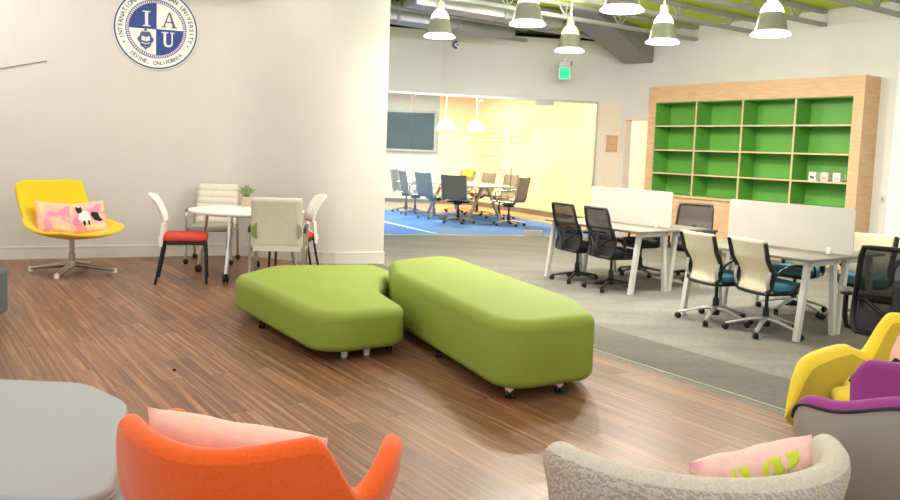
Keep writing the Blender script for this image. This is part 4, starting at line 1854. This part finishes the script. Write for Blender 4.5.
def arc_text(s, R, a_mid, size, pitch, top=True):
    nn = len(s)
    for i, ch in enumerate(s):
        if ch == ' ':
            continue
        a = a_mid + (-(i - (nn - 1) / 2) if top else (i - (nn - 1) / 2)) * pitch
        rot = a - PI / 2 if top else a + PI / 2
        M = Matrix.Translation((R * math.cos(a), -.0195, R * math.sin(a))) @ T90 @ Matrix.Rotation(rot, 4, 'Z') @ Matrix.Diagonal((.95, 1, 1, 1))
        bm = BM()
        text_bm(bm, ch, size, M, .0015)
        obj('rim_letter', bm, M_SEALT, se, 0)


arc_text('INTERNATIONAL AMERICAN UNIVERSITY', .418, PI / 2, .075, math.radians(6.7), True)
arc_text('IRVINE, CALIFORNIA', .420, -PI / 2, .066, math.radians(5.1), False)
for a in (math.radians(206), math.radians(-26)):
    bm = BM()
    lathe(bm, [(0, 0), (.011, 0), (.011, .004), (0, .004)], 12, M=Matrix.Translation((.418 * math.cos(a), -.017, .418 * math.sin(a))) @ T90)
    obj('rim_dot', bm, M_SEALT, se, 0)

# thin wire on the wall at far left
def on_wall(x, z, off):
    y = 7.88 + (x + 9) * wd.y / wd.x
    return Vector((x + wn.x * off, y + wn.y * off, z))


bm = BM()
a, b = on_wall(-5.55, 2.20, .012), on_wall(-4.89, 2.385, .012)
tube(bm, [a, b], .005, 6)
t = obj('wall_wire', bm, M_WIRE)
tag(t, 'thin grey wire slanting across the cream wall at the left edge', 'wire')
bm = BM()
lathe(bm, [(0, 0), (.014, .0), (.012, .012), (0, .014)], 10, M=Matrix.Translation(on_wall(-4.89, 2.385, .0)) @ Matrix.Rotation(wa, 4, 'Z') @ T90)
obj('wire_clip', bm, M_WHITEP, t, 40)
# a bit of grit on the planks
bm = BM()
bmesh.ops.create_icosphere(bm, subdivisions=1, radius=.012, matrix=Matrix.Translation((-1.76, 5.10, .009)) @ Matrix.Diagonal((1.2, .8, .7, 1)))
t = obj('black_screw', bm, M_BLACKP, None, 0)
tag(t, 'tiny black bit lying on the planks above the grey ottoman', 'debris')

# ------------------------------------------------------------------ things on the upper glass wall
ga = math.atan2(gd.y, gd.x)


def front(px, z, off=.0):
    """point on the glass wall plane at distance px along it"""
    p = Vector(G0) + gd * px - gn * off
    return (p.x, p.y, z)


t = thing('alarm_disc', 'small round blue and white disc high on the white wall above the glass', 'sign', front(.235, 3.305, .0), ga)
bm = BM()
lathe(bm, [(0, 0), (.075, 0), (.075, .03), (.065, .04), (0, .042)], 28, M=T90)
obj('disc', bm, M_SEALW, t, 40)
bm = BM()
ring(bm, .035, .07, .041, .045, 20, math.radians(70), math.radians(290))
obj('emblem', bm, M_BLUE, t, 0, 'blue crescent')
bm = BM()
box(bm, (.015, -.043, 0), (.05, .004, .016))
obj('emblem_bar', bm, M_INKB, t, 0)

ex = thing('exit_sign', 'green lit exit sign hanging below a pendant lamp before the white wall', 'sign', (1.87, 13.9, 2.93), math.radians(8))
bm = BM()
box(bm, (0, 0, -.055), (.21, .022, .21), bev=.004)
obj('sign_panel', bm, M_EXITB, ex, 30)
bm = BM()
box(bm, (0, -.013, -.055), (.17, .006, .18))
obj('lit_face', bm, M_EXIT, ex, 0)
for ch, x in zip('EXIT', (-.055, -.012, .025, .058)):
    bm = BM()
    text_bm(bm, ch, .075, Matrix.Translation((x, -.0175, -.055)) @ T90, .001)
    obj('letter', bm, M_EXITL, ex, 0)
bm = BM()
box(bm, (0, 0, .10), (.21, .06, .10), bev=.008)
obj('housing', bm, M_EXITB, ex, 30)
bm = BM()
box(bm, (.108, -.01, .11), (.02, .05, .075), bev=.004)
obj('test_lamp', bm, M_REDL, ex, 30, 'dark red test lamp')
bm = BM()
lathe(bm, [(0, .15), (.06, .152), (.05, .20), (.014, .215), (.012, 1.1), (0, 1.1)], 16)
obj('stem', bm, M_WHITEP, ex, 40)

t = thing('door_plaque', 'clear acrylic plaque on four standoffs beside the lit doorway', 'sign', front((Vector(K) - Vector(G0)).length - .17, 1.72, .03), ga)
bm = BM()
box(bm, (0, 0, 0), (.22, .006, .30))
obj('acrylic_sheet', bm, M_PLAQ, t, 0)
for x in (-.085, .085):
    for z in (-.125, .125):
        bm = BM()
        lathe(bm, [(0, -.026), (.011, -.026), (.011, .008), (0, .01)], 12, M=Matrix.Translation((x, 0, z)) @ T90)
        obj('standoff', bm, M_SATIN, t, 40)
bm = BM()
for k, w in enumerate((.10, .13, .08, .12)):
    box(bm, (0, -.005, .06 - k * .032), (w, .003, .009))
obj('text_lines', bm, mat('salmon lettering', '#e8b493', .6, var=0), t, 0)

# ------------------------------------------------------------------ meeting room contents
t = thing('television', 'dark wall television at the back left of the glass meeting room', 'television', (-1.25, 22.09, 1.98), math.radians(-3.5))
bm = BM()
box(bm, (0, .03, 0), (1.58, .06, 1.12), bev=.01)
obj('bezel', bm, M_TVF, t, 30)
bm = BM()
box(bm, (0, -.002, 0), (1.46, .01, 1.0))
obj('screen', bm, M_TV, t, 0)

# glass marker board along the right wall of the room
rv = (Vector(CR) - Vector(CB)).normalized()
ra = math.atan2(rv.y, rv.x)
rn = Vector((rv.y, -rv.x))
Lb = 5.6
o = Vector(CB) + rv * (.05 + Lb / 2) + rn * .03
wb = thing('marker_board', 'long pale green glass marker board on the meeting room wall', 'whiteboard', (o.x, o.y, 0), ra)
for k in range(4):
    x = -Lb / 2 + Lb / 4 * (k + .5)
    bm = BM()
    box(bm, (x, 0, 1.24), (Lb / 4 - .008, .014, 2.2))
    obj('board_panel', bm, M_WB, wb, 0)
bm = BM()
rr = random.Random(3)
for row in range(9):
    x = -2.35 + .1 * rr.random()
    z = 1.98 - row * .12
    while x < -1.2 - .3 * rr.random():
        w = .06 + .12 * rr.random()
        P = []
        for k in range(7):
            P.append((x + w * k / 6, -.012, z + .025 * math.sin(k * 2.4 + row)))
        tube(bm, P, .008, 4)
        x += w + .06
for row in range(3):
    x = -.9
    z = 2.0 - row * .13
    for _ in range(4):
        P = [(x + .16 * k / 6, -.012, z + .03 * math.sin(k * 2.2 + row)) for k in range(7)]
        tube(bm, P, .008, 4)
        x += .24
obj('handwriting', bm, M_WBI, wb, 40)

# pendants over the conference table
for i, (x, y, lab) in enumerate(((-.171, 18.0, 'cream dome pendant behind the glass corner, left of the pair'), (.51, 18.0, 'cream dome pendant over the conference table, right of the pair'))):
    t = thing('dome_pendant', lab, 'lamp', (x, y, 1.90), 0, 'dome pendants in the meeting room')
    bm = BM()
    pr = [(.0, .27), (.08, .262), (.15, .215), (.19, .14), (.205, .03)]
    lathe(bm, pr + [(.195, .03), (.18, .13), (.14, .205), (.07, .25), (0, .257)], 28)
    obj('shade', bm, M_DOME, t, 50)
    bm = BM()
    lathe(bm, [(.196, .03), (.208, .03), (.208, 0), (.196, 0), (.196, .03)], 28)
    obj('rim', bm, M_DOMEL, t, 40)
    bm = BM()
    cyl(bm, (0, 0, .265), (0, 0, 1.08), .006, 6)
    obj('cord', bm, M_WHITEP, t)

CT = (.28, 17.75)
cta = math.atan2(-.86, .52)
ct = thing('conference_table', 'long pale boat shaped conference table behind the glass', 'table', (CT[0], CT[1], 0), cta)
bm = BM()
o = []
for k in range(40):
    a = 2 * PI * k / 40
    c_, s_ = math.cos(a), math.sin(a)
    o.append((1.42 * math.copysign(abs(c_) ** .45, c_), .58 * math.copysign(abs(s_) ** .6, s_)))
slab(bm, o, .745, .78, .006, .02, 3)
obj('tabletop', bm, M_CT, ct, 40)
bm = BM()
box(bm, (0, 0, .73), (2.0, .3, .03))
obj('underframe', bm, M_SATIN, ct, 0)
for x in (-.85, .85):
    for s in (-1, 1):
        bm = BM()
        bar(bm, (x, s * .06, .735), (x, s * .42, .02), .06, .05)
        lathe(bm, [(0, 0), (.03, 0), (.03, .02), (0, .02)], 12, (x, s * .42, 0))
        obj('leg', bm, M_SATIN, ct, 0)


def make_conf_chair(lab, grp):
    r = thing('conference_chair', lab, 'chair', group=grp)
    star_base(r, M_CHROME, M_BLACKP, .30)
    SPc = spline([(0, .24, .435), (0, .2, .455), (0, 0, .44), (0, -.17, .445), (0, -.225, .50), (0, -.25, .65), (0, -.30, .90)], 8)
    mm = len(SPc)
    bm = BM()

    def cp_(u, v):
        i = min(mm - 1, int(round(v * (mm - 1))))
        return SPc[i] + Vector((u * .235, 0, .008 * abs(math.sin(i * PI / 3)) + .012 * u * u))
    grid(bm, lambda a, b: cp_(2 * a - 1, b), 9, mm)
    obj('seat_shell', bm, M_RIB, r, 80, solid=.018)
    for s in (-1, 1):
        bm = BM()
        tube(bm, [p + Vector((s * .245, 0, 0)) for p in SPc], .014, 8)
        obj('side_rail', bm, M_CHROME, r, 50)
        bm = BM()
        tube(bm, spline([(s * .25, -.24, .62), (s * .285, -.16, .655), (s * .29, .08, .65), (s * .285, .15, .60), (s * .25, .13, .45)], 5), .013, 8)
        obj('armrest', bm, M_CHROME, r, 50)
    bm = BM()
    box(bm, (0, 0, .40), (.44, .08, .035), bev=.01)
    box(bm, (0, .0, .37), (.14, .16, .04), bev=.01)
    obj('mechanism', bm, M_BLACKP, r, 30)
    return r


CG = 'ribbed conference chairs behind the glass'
PB = (cta + PI / 2)
cf = make_conf_chair('conference chair furthest left behind the reflection tinted glass pane', CG)
cf.location = (-1.05, 18.85, 0)
cf.scale = (1.1, 1.1, 1.1)
cf.rotation_euler = (0, 0, facing(.9, -.2))
for x, y, fx, fy, lab in ((-.80, 18.0, .85, .3, 'second conference chair from the left, seen through the reflection tinted glass pane'),
                          (-.36, 17.25, .75, .6, 'third conference chair from the left, at the upright glass joint'),
                          (.16, 16.45, .35, .9, 'conference chair with its back to us, at the middle of the table'),
                          (1.19, 16.27, -.8, .45, 'conference chair furthest right, turned in profile at the end of the table'),
                          (1.09, 17.92, -.8, -.5, 'conference chair on the far side of the table, second from its right end'),
                          (.62, 18.75, -.8, -.5, 'conference chair on the far side of the table, in the middle'),
                          (.16, 19.45, -.7, -.6, 'conference chair on the far side of the table with a yellow cloth over it')):
    dup(cf, (x, y, 0), facing(fx, fy), lab)
t = bpy.data.objects.new('yellow_cloth', None)
bpy.data.objects.remove(t)
bm = BM()
grid(bm, lambda a, b: Vector(((2 * a - 1) * .20, -.34 - .05 * math.cos(PI * b) * -1 + .006 * math.sin(9 * a), .80 + .23 * math.sin(PI * (.08 + .84 * b)) - .02 * math.sin(7 * a))), 13, 15)
t = obj('yellow_cloth', bm, M_YBAG, None, 60, solid=.008)
t.location = (.16, 19.45, 0)
t.rotation_euler = (0, 0, facing(-.7, -.6))
tag(t, 'yellow cloth draped over a conference chair back beyond the table', 'cloth')
# ------------------------------------------------------------------ light
def area(name, loc, size, power, col='#ffffff', rot=(0, 0, 0), sy=None, shape='DISK', spread=PI):
    l = bpy.data.lights.new(name, 'AREA')
    l.energy = power
    l.color = lin(col)[:3]
    l.shape = shape if sy is None else 'RECTANGLE'
    l.size = size
    if sy:
        l.size_y = sy
    l.spread = spread
    o = bpy.data.objects.new(name, l)
    COL.objects.link(o)
    o.location = loc
    o.rotation_euler = rot
    return o


def point(name, loc, power, rad=.1, col='#ffffff'):
    l = bpy.data.lights.new(name, 'POINT')
    l.energy = power
    l.color = lin(col)[:3]
    l.shadow_soft_size = rad
    o = bpy.data.objects.new(name, l)
    COL.objects.link(o)
    o.location = loc
    return o


for x, y, z, _ in LP:
    area('lamp_light', (x, y, z - .02), .3, 12 if x < 0 else 34, '#fff7ec')
    point('lamp_glow', (x, y, z - .045), 8 if x < 0 else 26, .07, '#fffaf2')
    point('lamp_uplight', (x, y, z + .45), 32, .1, '#fff8ee')
# the rest of the hall's ceiling lamps, out of the picture
for x, y, p in ((-4.4, 7.4, 45), (-1.8, 7.2, 45), (-3.2, 4.6, 50), (.4, 4.4, 50), (3.6, 4.6, 45), (5.6, 6.4, 60), (-1.8, 1.6, 45), (1.4, 1.2, 45), (4.4, 1.6, 40), (-5.8, 3.0, 40), (0, -1.5, 50)):
    point('ceiling_lamp', (x, y, 3.55), p, .3, '#fff7ec')
area('wall_washer', (-5.6, 8.0, 3.7), .5, 18, '#fff8ee', (math.radians(35), 0, math.radians(20)))
area('wall_washer', (-2.3, 9.2, 3.8), .3, 9, '#fff2da', (math.radians(20), 0, math.radians(24)))
# meeting room lamps
for x, y, p in ((.3, 17.6, 150), (-2.2, 17.4, 200), (.3, 19.9, 45), (-1.6, 20.3, 130), (2.6, 16.6, 34)):
    area('meeting_room_lamp', (x, y, 2.92), .8, p, '#ffe8c8')

w = bpy.data.worlds.new('World')
S.world = w
w.use_nodes = True
bg = w.node_tree.nodes['Background']
bg.inputs['Color'].default_value = (.95, .97, 1, 1)
bg.inputs['Strength'].default_value = .9

# ------------------------------------------------------------------ camera
cd = bpy.data.cameras.new('camera')
cd.sensor_width = 36
cd.lens = 32
cd.shift_y = -29 / 900
cd.clip_end = 100
cam = bpy.data.objects.new('camera', cd)
COL.objects.link(cam)
cam.matrix_world = Matrix.Translation((0, 0, 1.5)) @ Matrix.Rotation(math.radians(90 - 5.08), 4, 'X') @ Matrix.Rotation(math.radians(2.06), 4, 'Z')
S.camera = cam
S.view_settings.view_transform = 'Standard'
S.view_settings.look = 'None'
S.view_settings.exposure = .3
S.view_settings.gamma = 1
S.view_settings.use_curve_mapping = False
